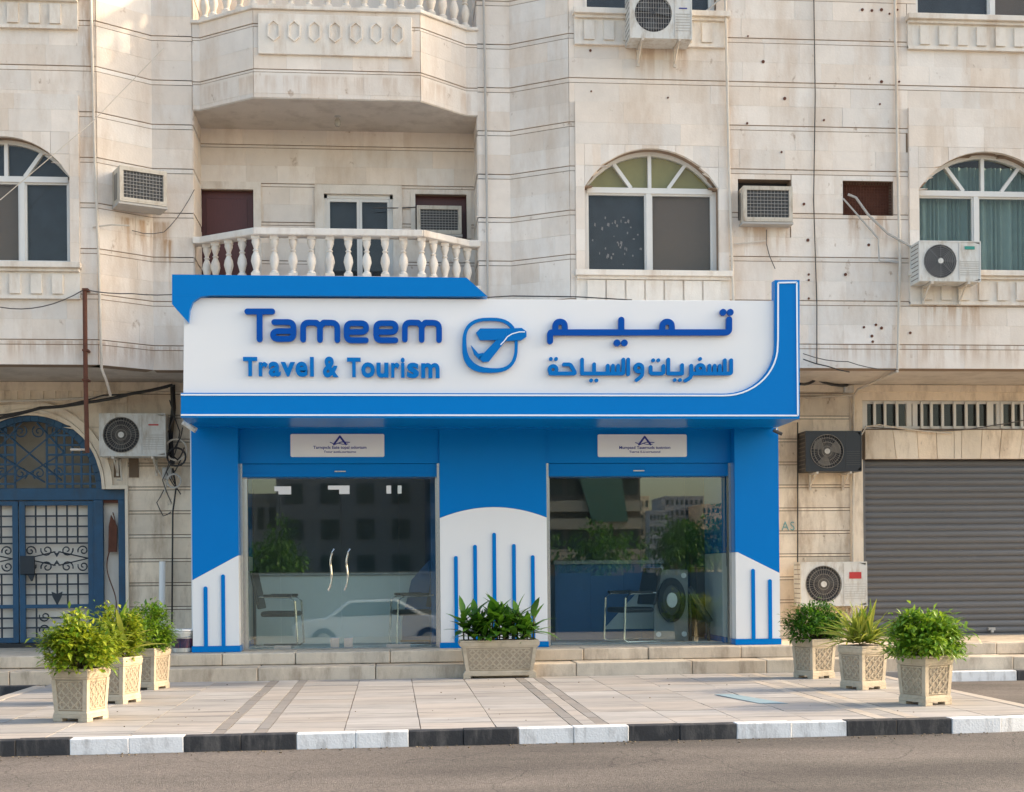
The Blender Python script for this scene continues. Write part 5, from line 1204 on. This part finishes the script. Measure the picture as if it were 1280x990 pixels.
wire([(105, 362), (165, 367), (228, 367, -.5)], .007, M_cable, "cable", "thin cable from the rusted pole to the blue trim", GW, .03, YP - .14)
wire([(0, 250, YP - .3), (118, 150, YP - .1), (205, 60, YR - .06)], .005, M_pvc, "cable", "thin pale cable crossing the left window diagonally", GW)
wire([(243, 237, YR - .05), (205, 290, YR - .05), (165, 288, -.2)], .005, M_cable, "cable", "thin cable slanting below the angled air conditioner", GW, .08)
wire([(-20, 526), (50, 510), (110, 503), (165, 492), (216, 481)], .022, M_black, "cable_bundle", "thick black cable bundle sagging over the gate arch", GW, .02, YG - .35)
wire([(-20, 520), (40, 512), (130, 494), (210, 484)], .012, M_black, "cable", "black cable above the bundle over the gate arch", GW, .03, YG - .38)
wire([(-20, 502), (60, 500), (150, 495)], .016, M_pvc, "conduit", "cream conduit running above the gate arch", GW, 0, YG - .2)
wire([(216, 481), (217, 510), (213, 545), (216, 580)], .035, M_black, "cable_bundle", "black cable bundle dropping beside the left end of the shopfront", GW, 0, YG - .12)
wire([(216, 585), (220, 610), (216, 640), (215, 780)], .012, M_black, "cable", "black cable down the wall beside the shopfront to the bucket", GW, 0, YG - .08)
cc = P_(220, 562, YG - .25)
for k, (dx, dz, r_) in enumerate(((0, 0, .14), (.01, -.10, .12), (-.02, -.42, .09))):
    pts = [(cc.x + dx + r_ * math.cos(R(a)), YG - .25 - .03 * k, cc.z + dz + r_ * math.sin(R(a))) for a in range(0, 400, 20)]
    tag(MB().tube(pts, .013, 6).build("cable_coil", (M_pvc, M_black, M_greypipe)[k], None, smooth=True), ("cream coil of cable beside the condenser above the planters", "black coil of cable beside the cream coil", "small grey coil of cable below the other coils")[k], "cable")
for k, (pp, lab) in enumerate((([(150, 574), (152, 600), (146, 600)], "thin drain hose hanging under the condenser by the gate"), ([(190, 572), (199, 590), (208, 605), (205, 618)], "pale hose curling below the condenser toward the coils"))):
    wire([(a, b, YG - .1) for a, b in pp], .012, M_pvc, "hose", lab, None, 0, cat="hose")
wire([(230, 560, .4), (222, 575, YG - .3), (208, 560, YG - .15), (200, 545, YG - .15)], .010, M_black, "cable", "black cable looping from the shopfront corner to the condenser", GW, .05)
wire([(228, 535, .2), (224, 550, .7), (208, 572, YG - .08)], .009, M_black, "cable", "thin black cable behind the left pilaster", GW, .05)
wire([(1004, 442), (1060, 452), (1122, 462)], .006, M_cable, "cable", "upper thin cable from the sign edge to the drain pipe", GW, .05, YP - .1)
wire([(1004, 449), (1035, 458), (1062, 465)], .008, M_black, "cable", "lower black cable leaving the sign edge under the wall", GW, .03, YP - .1)
wire([(1000, 480, .4), (1020, 474, .8), (1060, 482, YG - .1)], .02, M_black, "cable_bundle", "black cables bunched under the soffit right of the sign", GW, .05)
wire([(997, 528, YG - .05), (997, 620, YG - .05), (997, 705, YG - .05)], .010, M_black, "cable", "black cable down the wall beside the right pilaster", GW)
wire([(1082, 533), (1130, 536), (1190, 538), (1240, 532), (1300, 520)], .008, M_cable, "cable", "cable strung along the lintel over the roller shutter", GW, .02, YG - .09)
wire([(1076, 545), (1083, 533), (1100, 531), (1190, 541)], .011, M_pvc, "cable", "pale cable looping from the black condenser across the lintel", GW, .02, YG - .12)
wire([(1060, 243), (1070, 247), (1085, 268), (1110, 292), (1146, 312)], .017, M_greypipe, "refrigerant_line", "thick grey line from the vent hole to the condenser below the teal window", GW, 0, YP - .08, cat="pipe")
wire([(1054, 248), (1075, 272), (1098, 298), (1099, 326), (1124, 328)], .012, M_greypipe, "refrigerant_line", "thin grey line from the vent hole bending down to the drain pipe", GW, 0, YP - .06, cat="pipe")
wire([(958, 287), (958, 305), (962, 320), (969, 336)], .006, M_cable, "cable", "short dark cable dangling under the square-hole air conditioner", GW, 0, YP - .05)
wire([(914, 305), (930, 304), (957, 301)], .008, M_pvc, "conduit", "short horizontal conduit under the square-hole air conditioner", GW, 0, YP - .05)
wire([(116, 284), (140, 281), (162, 282)], .010, M_pvc, "conduit", "short stained conduit under the angled air conditioner", GW, 0, YP - .04)
wire([(570, 374, -1.0), (640, 370, -.6), (720, 371, -.6), (790, 375, -1.0)], .008, M_black, "cable", "dark cable lying on the top edge of the sign", GW, .0)
wire([(860, 20), (880, 16), (905, -5)], .012, M_greypipe, "refrigerant_line", "grey line curling from the topmost condenser", GW, 0, YP - .1, cat="pipe")
wire([(466, 260, .6), (500, 260, .66), (520, 259, .66)], .008, M_fan, "cable", "dark rod between the sliding window and the balcony air conditioner", GW, 0)
for k, (pp, lab) in enumerate((([(212, 500), (225, 540), (219, 566), (208, 590), (221, 612)], "thin black cable twisting past the coils, nearest the pilaster"), ([(218, 520), (206, 548), (211, 580), (203, 600), (214, 628)], "thin grey cable twisting past the coils on their left"), ([(205, 612), (196, 628), (204, 645), (214, 640)], "thin loop of cable hanging lowest under the coils"), ([(226, 575), (214, 596), (226, 618)], "short black cable crossing between the two upper coils"))):
    wire([(a, c_, YG - .22 + .02 * k) for a, c_ in pp], .008, (M_black, M_cable, M_cable, M_black)[k], "cable", lab, GW, .06)
bx_g = at(209, 590, YG - .12); tag(MB().box(bx_g.x - .06, bx_g.x + .06, YG - .16, YG - .022, bx_g.z - .1, bx_g.z + .06).build("junction_box", M_greypipe, None, bevel=.01), "grey junction box behind the cable coils by the left pilaster", "box")
# ceiling bulb on the balcony soffit
q = at(422, 146, .1); lp = thing("ceiling_lamp", "small unlit glass lamp under the upper balcony", "lamp", (q.x, .1, ZPB + .008))
MB().lathe([(.045, 0), (.045, -.02), (.02, -.03), (.02, -.05)], (q.x, .1, ZPB + .008), 12).build("base", M_greypipe, lp, smooth=True)
MB().lathe([(.02, -.05), (.04, -.08), (.042, -.12), (.025, -.15), (.005, -.155)], (q.x, .1, ZPB + .008), 12).build("bulb", M_bulb, lp, smooth=True)
# security camera and little bits under the sign
q = at(238, 533, -.9); scam = thing("security_camera", "small white security camera under the left end of the sign", "camera", (q.x, -.9, q.z))
mb = MB().tube([(q.x - .07, -1.0, q.z + .04), (q.x + .08, -1.02, q.z - .06)], .035, 8); mb.build("body", M_acwhite, scam, smooth=True); MB().tube([(q.x - .03, -.98, q.z + .02), (q.x - .03, -.9, ZU - .006)], .012, 6).build("arm", M_acwhite, scam)
q = at(970, 538, -.7); sc2 = thing("security_camera", "tiny white bracket camera under the right end of the sign", "camera", (q.x, -.7, q.z))
MB().tube([(q.x - .04, -.72, q.z), (q.x + .07, -.72, q.z - .05)], .022, 8).build("body", M_fan, sc2, smooth=True); MB().tube([(q.x, -.72, q.z), (q.x, -.72, ZU - .006)], .01, 6).build("arm", M_acwhite, sc2)
# paint bucket
q = gnd(226, 816, PLAT); bk = thing("paint_bucket", "white plastic bucket with a dark printed label beside the left pilaster", "bucket", (q.x, -.45, PLAT))
bc = (q.x, -.45, PLAT)
MB().lathe([(.115, 0), (.125, .02), (.135, .22), (.143, .23), (.143, .255), (.13, .26)], bc, 20).build("body", M_acwhite, bk, smooth=True)
MB().lathe([(.1305, .055), (.1365, .17)], bc, 20).build("printed_band", mat("bucket_print", (.02, .02, .06), .4, var=.9, scale=18, dirt=(.35, .05, .06), dirt_amt=.8, dirt_scale=9), bk, smooth=True)
MB().lathe([(.15, .262), (.15, .28), (.14, .285)], bc, 20).build("lid", M_white, bk, smooth=True)
MB().tube([(q.x - .14, -.45, PLAT + .22), (q.x - .10, -.58, PLAT + .19), (q.x, -.60, PLAT + .18), (q.x + .10, -.58, PLAT + .19), (q.x + .14, -.45, PLAT + .22)], .004, 5).build("handle", M_steel, bk)
# painted letters on the right wall
sgf = thing("wall_writing", "faded turquoise letters AS painted on the wall beside the right pilaster", "writing", at(986, 662, YG - .025))
mt = mat("faded_turquoise", (.18, .36, .36), .8, var=.3, scale=30)
for ch, x0, x1 in (("A", 977, 986), ("S", 988, 993)):
    p, q = at(x0, 663, YG - .0235), at(x1, 652, YG - .0235); mb = MB(); set_glyph(mb, ch, p.x, q.x, p.z, q.z, YG - .0265, YG - .0225, -.004); mb.build("letter", mt, sgf)

# ------------------------------------------------------------------ planters
def planter_parts(c, W_, D_, H_):
    def frus(mb, z0, z1, a, b, a2=None, b2=None):
        a2 = a if a2 is None else a2; b2 = b if b2 is None else b2
        mb.add([(-a, -b, z0), (a, -b, z0), (a, b, z0), (-a, b, z0), (-a2, -b2, z1), (a2, -b2, z1), (a2, b2, z1), (-a2, b2, z1)], [(0, 3, 2, 1), (4, 5, 6, 7), (0, 1, 5, 4), (1, 2, 6, 5), (2, 3, 7, 6), (3, 0, 4, 7)])
    w2, d2 = W_ / 2, D_ / 2; k = H_
    mb = MB(); frus(mb, .20 * k, .80 * k, w2 * .84, d2 * .84, w2 * .93, d2 * .93); mb.build("body", M_planter_in, c)
    # corner posts and rails of each face give the framed panels
    t = .022
    for sx in (-1, 1):
        for sy in (-1, 1):
            a0, b0, a1, b1 = w2 * .84, d2 * .84, w2 * .93, d2 * .93; tw = .035; fr_ = MB()
            fr_.add([(sx * (a0 - tw), sy * (b0 - tw), .2 * k), (sx * (a0 + .008), sy * (b0 - tw), .2 * k), (sx * (a0 + .008), sy * (b0 + .008), .2 * k), (sx * (a0 - tw), sy * (b0 + .008), .2 * k),
                     (sx * (a1 - tw), sy * (b1 - tw), .8 * k), (sx * (a1 + .008), sy * (b1 - tw), .8 * k), (sx * (a1 + .008), sy * (b1 + .008), .8 * k), (sx * (a1 - tw), sy * (b1 + .008), .8 * k)], [(0, 3, 2, 1), (4, 5, 6, 7), (0, 1, 5, 4), (1, 2, 6, 5), (2, 3, 7, 6), (3, 0, 4, 7)]); fr_.build("corner_post", M_planter, c)
    rm = MB(); frus(rm, .80 * k, .84 * k, w2 * .95, d2 * .95, w2 * .99, d2 * .985); frus(rm, .84 * k, .95 * k, w2 * 1.0, d2 * 1.0, w2 * 1.03, d2 * 1.03); frus(rm, .95 * k, 1.0 * k, w2 * 1.0, d2 * 1.0); rm.build("rim", M_planter, c, bevel=.005)
    bs = MB(); frus(bs, .14 * k, .20 * k, w2 * .92, d2 * .92, w2 * .88, d2 * .88); frus(bs, .065 * k, .14 * k, w2 * .93, d2 * .93)
    fl = .09
    for sx in (-1, 1):
        for sy in (-1, 1):
            x0, x1 = sorted((sx * w2 * .93, sx * (w2 * .93 - fl))); y0, y1 = sorted((sy * d2 * .93, sy * (d2 * .93 - fl))); bs.box(x0, x1, y0, y1, 0, .065 * k)
    bs.build("base", M_planter, c, bevel=.004)
    # interlaced relief on the four faces
    rl = MB()
    for face in range(4):
        wd = W_ if face % 2 == 0 else D_; hw = wd / 2 * .84 - .03; off = (D_ if face % 2 == 0 else W_) / 2
        n0 = len(rl.v); z0, z1 = .23 * k, .77 * k; nx = max(2, round(2 * hw / .085)); px_ = 2 * hw / nx; nz = 3; pz = (z1 - z0) / nz
        def y_at(z): return -(off * (.84 + .09 * (z - .2 * k) / (.6 * k))) - .003
        def bar(a, b, r=.0055):
            rl.tube([(a[0], y_at(a[1]), a[1]), (b[0], y_at(b[1]), b[1])], r, 4)
        for i in range(nx):
            for j in range(nz):
                xa2, xb2 = -hw + i * px_, -hw + (i + 1) * px_; za, zb = z0 + j * pz, z0 + (j + 1) * pz; xm, zm = (xa2 + xb2) / 2, (za + zb) / 2
                bar((xa2, zm), (xm, zb)); bar((xm, zb), (xb2, zm)); bar((xb2, zm), (xm, za)); bar((xm, za), (xa2, zm))
                q8 = [(xm + px_ * .27 * math.cos(R(45 * t_)), zm + pz * .27 * math.sin(R(45 * t_))) for t_ in range(9)]
                for u, v in zip(q8, q8[1:]): bar(u, v, .0045)
        bar((-hw, z0), (hw, z0)); bar((-hw, z1), (hw, z1))
        rl.xform(Matrix.Rotation(R(90 * face), 4, 'Z'), n0)
    rl.build("relief", M_planter, c)
    so = MB(); frus(so, .90 * k, 1.004 * k, w2 * .88, d2 * .88); so.build("soil", M_soil, c)
def make_planter(label, loc, rz, W_=.36, D_=.36, H_=.455, group="square carved stone planters"):
    c = thing("planter", label, "planter", loc, group=group, local=True); planter_parts(c, W_, D_, H_); c.rotation_euler = (0, 0, rz); return c
def corner_to_center(x, y, w_, rz):     # near corner pixel -> centre
    g_ = gnd(x, y); return g_
specs = [  # near corner px, rz deg, left/right, label, plant
    (109, 903, -20, -1, "carved stone planter at the front of the left row, sunlit on its right side"),
    (154, 880.5, -20, -1, "carved stone planter in the middle of the left row"),
    (193, 863, -20, -1, "carved stone planter at the back of the left row near the bucket"),
    (1157, 883, 24, 1, "carved stone planter at the front of the right row, near the road"),
    (1078, 863, 24, 1, "carved stone planter in the middle of the right row under the yellow-green plant"),
    (1016, 849, 24, 1, "carved stone planter at the back of the right row beside the shop")]
PL = []
proto = None
for (x, y, rz, side, lab) in specs:
    g_ = gnd(x, y); a = R(rz); hw = .36 * .93 / 2
    # near corner is the corner (side* -1 ...): left row: (+hw,-hw); right row: (-hw,-hw)
    lx = hw if side < 0 else -hw; ly = -hw
    cx = g_.x - (lx * math.cos(a) - ly * math.sin(a)); cy = g_.y - (lx * math.sin(a) + ly * math.cos(a))
    if proto is None: o = proto = make_planter(lab, (cx, cy, 0), a)
    else: o = copy_tree(proto); o.location = (cx, cy, 0); o.rotation_euler = (0, 0, a); o["label"] = lab
    PL.append(Vector((cx, cy, .455)))
pL, pR = gnd(579, 848.5), gnd(671, 847.5)
tr = make_planter("long carved stone trough planter in front of the central white panel", ((pL.x + pR.x) / 2, pL.y + .13, 0), 0, (pR.x - pL.x) / .93, .30, .45, group=None)
TRC = Vector((tr.location.x, tr.location.y, .45))

# ------------------------------------------------------------------ plants
def leaf_geo(mb, base, d, L_, wd, droop=.3, up=Vector((0, 0, 1)), seg=2, fold=.15):
    d = d.normalized(); side = d.cross(up)
    if side.length < .05: side = Vector((1, 0, 0))
    side.normalize(); nrm = side.cross(d).normalized(); vs = []; prof = {2: [(0, .15), (.5, 1), (1, 0.02)], 4: [(0, .35), (.25, .85), (.55, 1), (.8, .6), (1, .03)]}[seg]
    for (t, wq) in prof:
        c = base + d * L_ * t + Vector((0, 0, -droop * L_ * t * t)); h = side * wd / 2 * wq
        vs += [c - h + nrm * fold * wd * wq, c, c + h + nrm * fold * wd * wq]
    fs = []
    for i in range(len(prof) - 1): a = 3 * i; fs += [(a, a + 1, a + 4, a + 3), (a + 1, a + 2, a + 5, a + 4)]
    mb.add(vs, fs)
def bush(label, c, rx, ry, h, n, ls, m, seed, top=None, nstem=9):
    rnd = random.Random(seed); root = thing("potted_shrub", label, "plant", c, local=True, group="small-leaved shrubs in the planters")
    stems = MB(); lv = MB()
    cl = []
    for i in range(40):      # leafy sprays spread through a dome that starts at the rim
        a = rnd.uniform(0, 2 * math.pi); r = rnd.uniform(.15, 1) ** .6; top_ = h * (.35 + .60 * math.sqrt(max(0, 1 - r * r))) * rnd.uniform(.82, 1.1)
        zz = top_ * rnd.uniform(.06, 1) ** (.6 if i % 2 else 1.4); cl.append(Vector((rx * r * math.cos(a), ry * r * math.sin(a), max(.03, zz)))); e = cl[-1]
        stems.tube([(e.x * .2, e.y * .2, -.01), (e.x * .6, e.y * .6, e.z * .6), e], .0035, 4)
    for i in range(n):
        c_ = rnd.choice(cl); p = c_ + Vector((rnd.gauss(0, rx * .20), rnd.gauss(0, ry * .20), rnd.gauss(0, h * .10)))
        if p.z < -.03: p.z = rnd.uniform(-.03, .06)
        d = Vector((p.x / rx + rnd.gauss(0, .5), p.y / ry + rnd.gauss(0, .5), .45 + rnd.gauss(0, .5))); leaf_geo(lv, p, d, ls * rnd.uniform(.65, 1.3), ls * .5 * rnd.uniform(.8, 1.2), rnd.uniform(.0, .6))
    stems.build("stem", M_stem, root); f = lv.build("foliage", m, root, kind="stuff"); return root
def blades(label, c, specs_, m, name="blade_plant", L0=.4, wd=.03, spread=.9, n=60, seed=1, rx=.12, ry=.12, droop=.55, upw=1.0, grp=None, stem=True, tilt_min=0.0):
    rnd = random.Random(seed); root = thing(name, label, "plant", c, local=True, group=grp)
    meshes = []
    for k in range(4):
        mb = MB(); leaf_geo(mb, Vector((0, 0, 0)), Vector((1, 0, .0)), 1.0, .12 + .02 * k, .2 + .12 * k, seg=4, fold=.2)
        me = bpy.data.meshes.new("leaf"); me.from_pydata(mb.v, [], mb.f); me.materials.append(m)
        for p in me.polygons: p.use_smooth = True
        meshes.append(me)
    for (ox, oy, hh, cnt) in specs_:
        if stem:
            MB().tube([(ox, oy, -.03), (ox * 1.02, oy, hh)], .010, 6).build("stem", M_stem, root)
        for i in range(cnt):
            t = rnd.uniform(0, 1); az = i * 2.4 + rnd.uniform(-.3, .3); el = R(15 + 65 * t + rnd.uniform(-8, 8)) * upw; L_ = L0 * rnd.uniform(.7, 1.15)
            o = bpy.data.objects.new("leaf", rnd.choice(meshes)); COL.objects.link(o); o.parent = root
            o.location = (ox, oy, hh * (.25 + .75 * t)); o.rotation_euler = (0, -el, az); o.scale = (L_, wd / .13 * rnd.uniform(.8, 1.2), L_)
    return root
bush("bright yellow-green shrub in the front planter of the left row", PL[0], .28, .26, .46, 3400, .070, M_leaf_y, 3)
bush("dark green rounded shrub in the back planter of the left row", PL[2], .22, .21, .48, 3200, .060, M_leaf_l, 5)
blades("striped plant with long drooping leaves in the middle planter of the left row", PL[1], [(0, 0, .14, 15), (-.06, .03, .10, 10), (.07, -.03, .12, 12)], M_leaf_s, L0=.42, wd=.055, seed=4, droop=.7)
bush("small yellow-green shrub around the striped plant in the left middle planter", PL[1] + Vector((-.02, .05, 0)), .22, .20, .52, 2300, .062, M_leaf_y, 8, nstem=5)
bush("glossy green shrub in the front planter of the right row, near the road", PL[3], .34, .30, .40, 3600, .075, M_leaf_l, 9)
bush("dark green shrub in the back planter of the right row, by the shop", PL[5], .27, .23, .46, 3200, .062, M_leaf_d, 11)
blades("yellow-green plant with many narrow upright leaves in the right middle planter", PL[4], [(rx_, ry_, .05, 17) for rx_, ry_ in ((0, 0), (.1, .03), (-.1, .02), (.05, -.08), (-.06, -.07), (-.02, .09))], M_leaf_s, L0=.43, wd=.030, seed=6, stem=False, upw=1.15, droop=.4)
rnd_ = random.Random(21)
tsp = [(-.40 + .80 * k / 15 + rnd_.uniform(-.02, .02), rnd_.uniform(-.07, .07), rnd_.choice([.12, .2, .28]) + (.10 if k in (7, 8, 12) else 0), 13) for k in range(16)] + [(-.3 + .12 * k, -.08, .06, 7) for k in range(6)]
blades("broad-leaved dark green plants filling the long trough", TRC, tsp, M_leaf_d, name="trough_plant", L0=.27, wd=.075, seed=12)

# ------------------------------------------------------------------ across the street (seen mirrored in the glass)
def mir(x, y, Y): p = at(x, y, 2 * Y_GLASS - Y); return Vector((p.x, Y, p.z))
GZ_ = -.9
def far_building(label, x0, x1, Y, ztop, depth, m, floors, bays, wz=.55, wx=.5, z0=GZ_):
    cxx = (x0 + x1) / 2; b = thing("far_building", label, "building", (cxx, Y, z0))
    MB().box(x0, x1, Y - depth, Y, z0, ztop).box(x0 - .1, x1 + .1, Y - depth, Y + .1, ztop + .001, ztop + .3).build("wall", m, b)
    fh = (ztop - z0) / floors; bw = (x1 - x0) / bays; proto_ = None
    for f in range(floors):
        for k in range(bays):
            zc = z0 + fh * (f + .55); xc_ = x0 + bw * (k + .5); o = piece("window", M_farglass, b, (xc_, Y + .03, zc), (bw * wx, .08, fh * wz))
    return b
a, b_ = mir(345, 600, -46), mir(480, 600, -46); far_building("dark grey office block across the street, mirrored in the left doors", a.x, b_.x + 3.2, -46, 9, 14, mat("dark_render", (.16, .165, .18), .8, var=.1), 6, 5)
a = mir(345, 600, -46); far_building("paler stepped block beside the dark office, mirrored in the left doors", a.x - 1.6, a.x - .02, -47, mir(360, 625, -47).z, 9, M_bldg, 3, 3)
a, b_ = mir(672, 600, -40), mir(800, 600, -40); far_building("beige block with green glazing across the street, mirrored in the right window", a.x - 1, b_.x, -40, 8.5, 12, mat("near_render", (.17, .15, .13), .8, var=.1), 4, 5, .5, .8)
for (xa_, xb_, yt, Y, m, fl, by, lab) in ((800, 812, 622, -240, M_bldg_sun, 6, 2, "narrow tan tower far away between the beige block and the towers"), (812, 835, 640, -236, M_bldg3, 6, 5, "low grey apartment block far away left of the towers"), (832, 880, 622, -250, M_bldg3, 8, 8, "tall grey apartment tower far away above the trees"), (878, 912, 632, -238, M_bldg_sun, 7, 6, "tan apartment tower, sunlight put into its colour, far away at the right")):
    a, b_ = mir(xa_, 700, Y), mir(xb_, 700, Y); far_building(lab, a.x, b_.x, Y, mir(xa_, yt, Y).z, 14, m, fl, by, .45, .45)
xh = mir(612, 740, -31).x; nb = bpy.data.objects["far_building.002"]; fa, fb = mir(672, 600, -40).x - 1, mir(800, 600, -40).x
mb_ = mat("near_band", (.42, .36, .29), .8, var=.1)
for yy in (598, 640, 662, 700): z_ = mir(740, yy, -40).z; MB().box(fa, fb - .02, -40, -39.4, z_, z_ + .45).build("balcony_band", mb_, nb)
gg = mat("green_glass", (.03, .13, .11), .1, spec=1.0)
MB().prism([(mir(722, 590, -39.3).x, mir(722, 590, -39.3).z), (mir(775, 590, -39.3).x, mir(775, 590, -39.3).z), (mir(785, 652, -39.3).x, mir(785, 652, -39.3).z), (mir(740, 652, -39.3).x, mir(740, 652, -39.3).z)], -39.38, -39.2).build("green_glazing", gg, nb)
wl_ = MB().box(-30, xh, -31.3, -31.0, GZ_, CH - .02); fw = thing("boundary_wall", "long white boundary wall across the street mirrored in the shop glass", "wall", (0, -31, GZ_)); wl_.build("wall_body", M_wallw, fw); MB().box(-30, xh, -31.38, -30.92, CH - .018, CH + .06).build("coping", M_wallw, fw)
fh = thing("hoarding", "dark blue hoarding across the street mirrored in the right window", "fence", (xh + 6, -31, GZ_))
for k in range(12): MB().box(xh + .02 + 1.2 * k, xh + 1.2 * (k + 1), -31.1, -31.0, GZ_, CH - .05 - .1 * (k % 2)).build("panel", M_hoard, fh)
def far_tree(label, x, Y, r, h, seed):
    rnd = random.Random(seed); t = thing("street_tree", label, "tree", (x, Y, GZ_), local=True, group="trees across the street"); MB().tube([(0, 0, 0), (.1, 0, h * .35), (0, .1, h * .6)], .15, 7, [.2, .15, .1]).build("trunk", M_stem, t)
    mb = MB()
    cl_ = [Vector((rnd.gauss(0, r * .45), rnd.gauss(0, r * .4), h * .68 + rnd.gauss(0, r * .3))) for _ in range(16)]
    for i in range(1500):
        c_ = rnd.choice(cl_); v = Vector((rnd.gauss(0, 1), rnd.gauss(0, 1), rnd.gauss(0, 1))).normalized() * r * .42 * rnd.uniform(.6, 1); leaf_geo(mb, c_ + v, v + Vector((0, 0, rnd.gauss(0, .4))), .28 * r / 2, .16 * r / 2, .3)
    mb.build("crown", M_leaf_d, t, kind="stuff")
q = mir(340, 690, -34); far_tree("dark bushy tree behind the wall, mirrored in the left doors", q.x, -34, 1.5, 3.9, 1)
q = mir(318, 690, -35); far_tree("lower dark tree left of the bushy one, mirrored in the left doors", q.x, -35, 1.2, 3.6, 2)
q = mir(745, 690, -35); far_tree("dark tree before the beige block across the street", q.x, -35.5, 1.7, 4.4, 3)
for k, xx in enumerate((843, 866, 888, 905)):
    q = mir(xx, 690, -80); far_tree(("low tree below the grey tower", "second tree below the tall grey tower", "broad tree below the tan tower", "tree at the far right below the tan tower")[k], q.x, -80 - k, 2.3, 5.6 + .5 * (k % 2), 5 + k)
# parked car
q = mir(470, 790, -19); car = thing("parked_car", "white saloon car parked across the street, mirrored in the left doors", "car", (q.x, -20.5, GZ_ + .05), local=True)
body = [(-2.2, .35), (-2.25, .7), (-2.1, .85), (-1.35, .93), (-.75, 1.38), (.55, 1.42), (1.3, 1.0), (2.1, .85), (2.25, .6), (2.2, .35)]
MB().prism(body, -.82, .82).build("body", M_carpaint, car, bevel=.06)
MB().prism([(-1.15, .95), (-.68, 1.32), (.5, 1.35), (1.1, 1.0)], -.83, .83).build("side_window", M_farglass, car)
for sx in (-1.4, 1.4):
    for sy in (-.78, .78):
        w_ = MB().disc(sx, .32, .33, sy - .1, sy + .1, 20).build("wheel", M_tyre, car); MB().disc(sx, .32, .2, sy - .105, sy + .105, 12).build("rim", M_steel, w_)
for sy in (-.6, .6): MB().box(2.15, 2.27, sy - .15, sy + .15, .62, .74).build("headlight", M_stripe, car)

# grit and dry leaf scraps gathered along the kerb and on the forecourt
gr_ = MB(); rg = random.Random(33)
for i in range(420):
    x = rg.uniform(-5, 7); near = i < 330
    if near: y = kerbY(x) - abs(rg.gauss(0, .10)) - .01; z = ROADZ + .002
    else: y = rg.uniform(-6.2, -1.5); z = .004
    if not near and not (PX0 + .2 < x < PX1 - .2): continue
    a = rg.uniform(.004, .012) * (1 if near else .9); h = a * rg.uniform(.3, .8); t = rg.uniform(0, 3); c_, s_ = math.cos(t), math.sin(t)
    gr_.slab([(x + a * c_, y + a * s_), (x - a * s_ * .7, y + a * c_ * .7), (x - a * c_, y - a * s_), (x + a * s_ * .6, y - a * c_ * .8)], z, z + h)
tag(gr_.build("gravel", mat("grit", (.20, .165, .12), .9, tile=.5)), "small grit and dry scraps scattered along the painted kerb", "grit", kind="stuff")
# lock hasps on the roller shutter
for xx in (1130, 1240):
    q = at(xx, 790, YG + .05); hs = MB().box(q.x - .05, q.x + .05, YG + .045, YG + .075, PLAT + .06, PLAT + .10).box(q.x - .018, q.x + .018, YG + .03, YG + .06, PLAT + .03, PLAT + .075).build("lock", M_greypipe, sh)
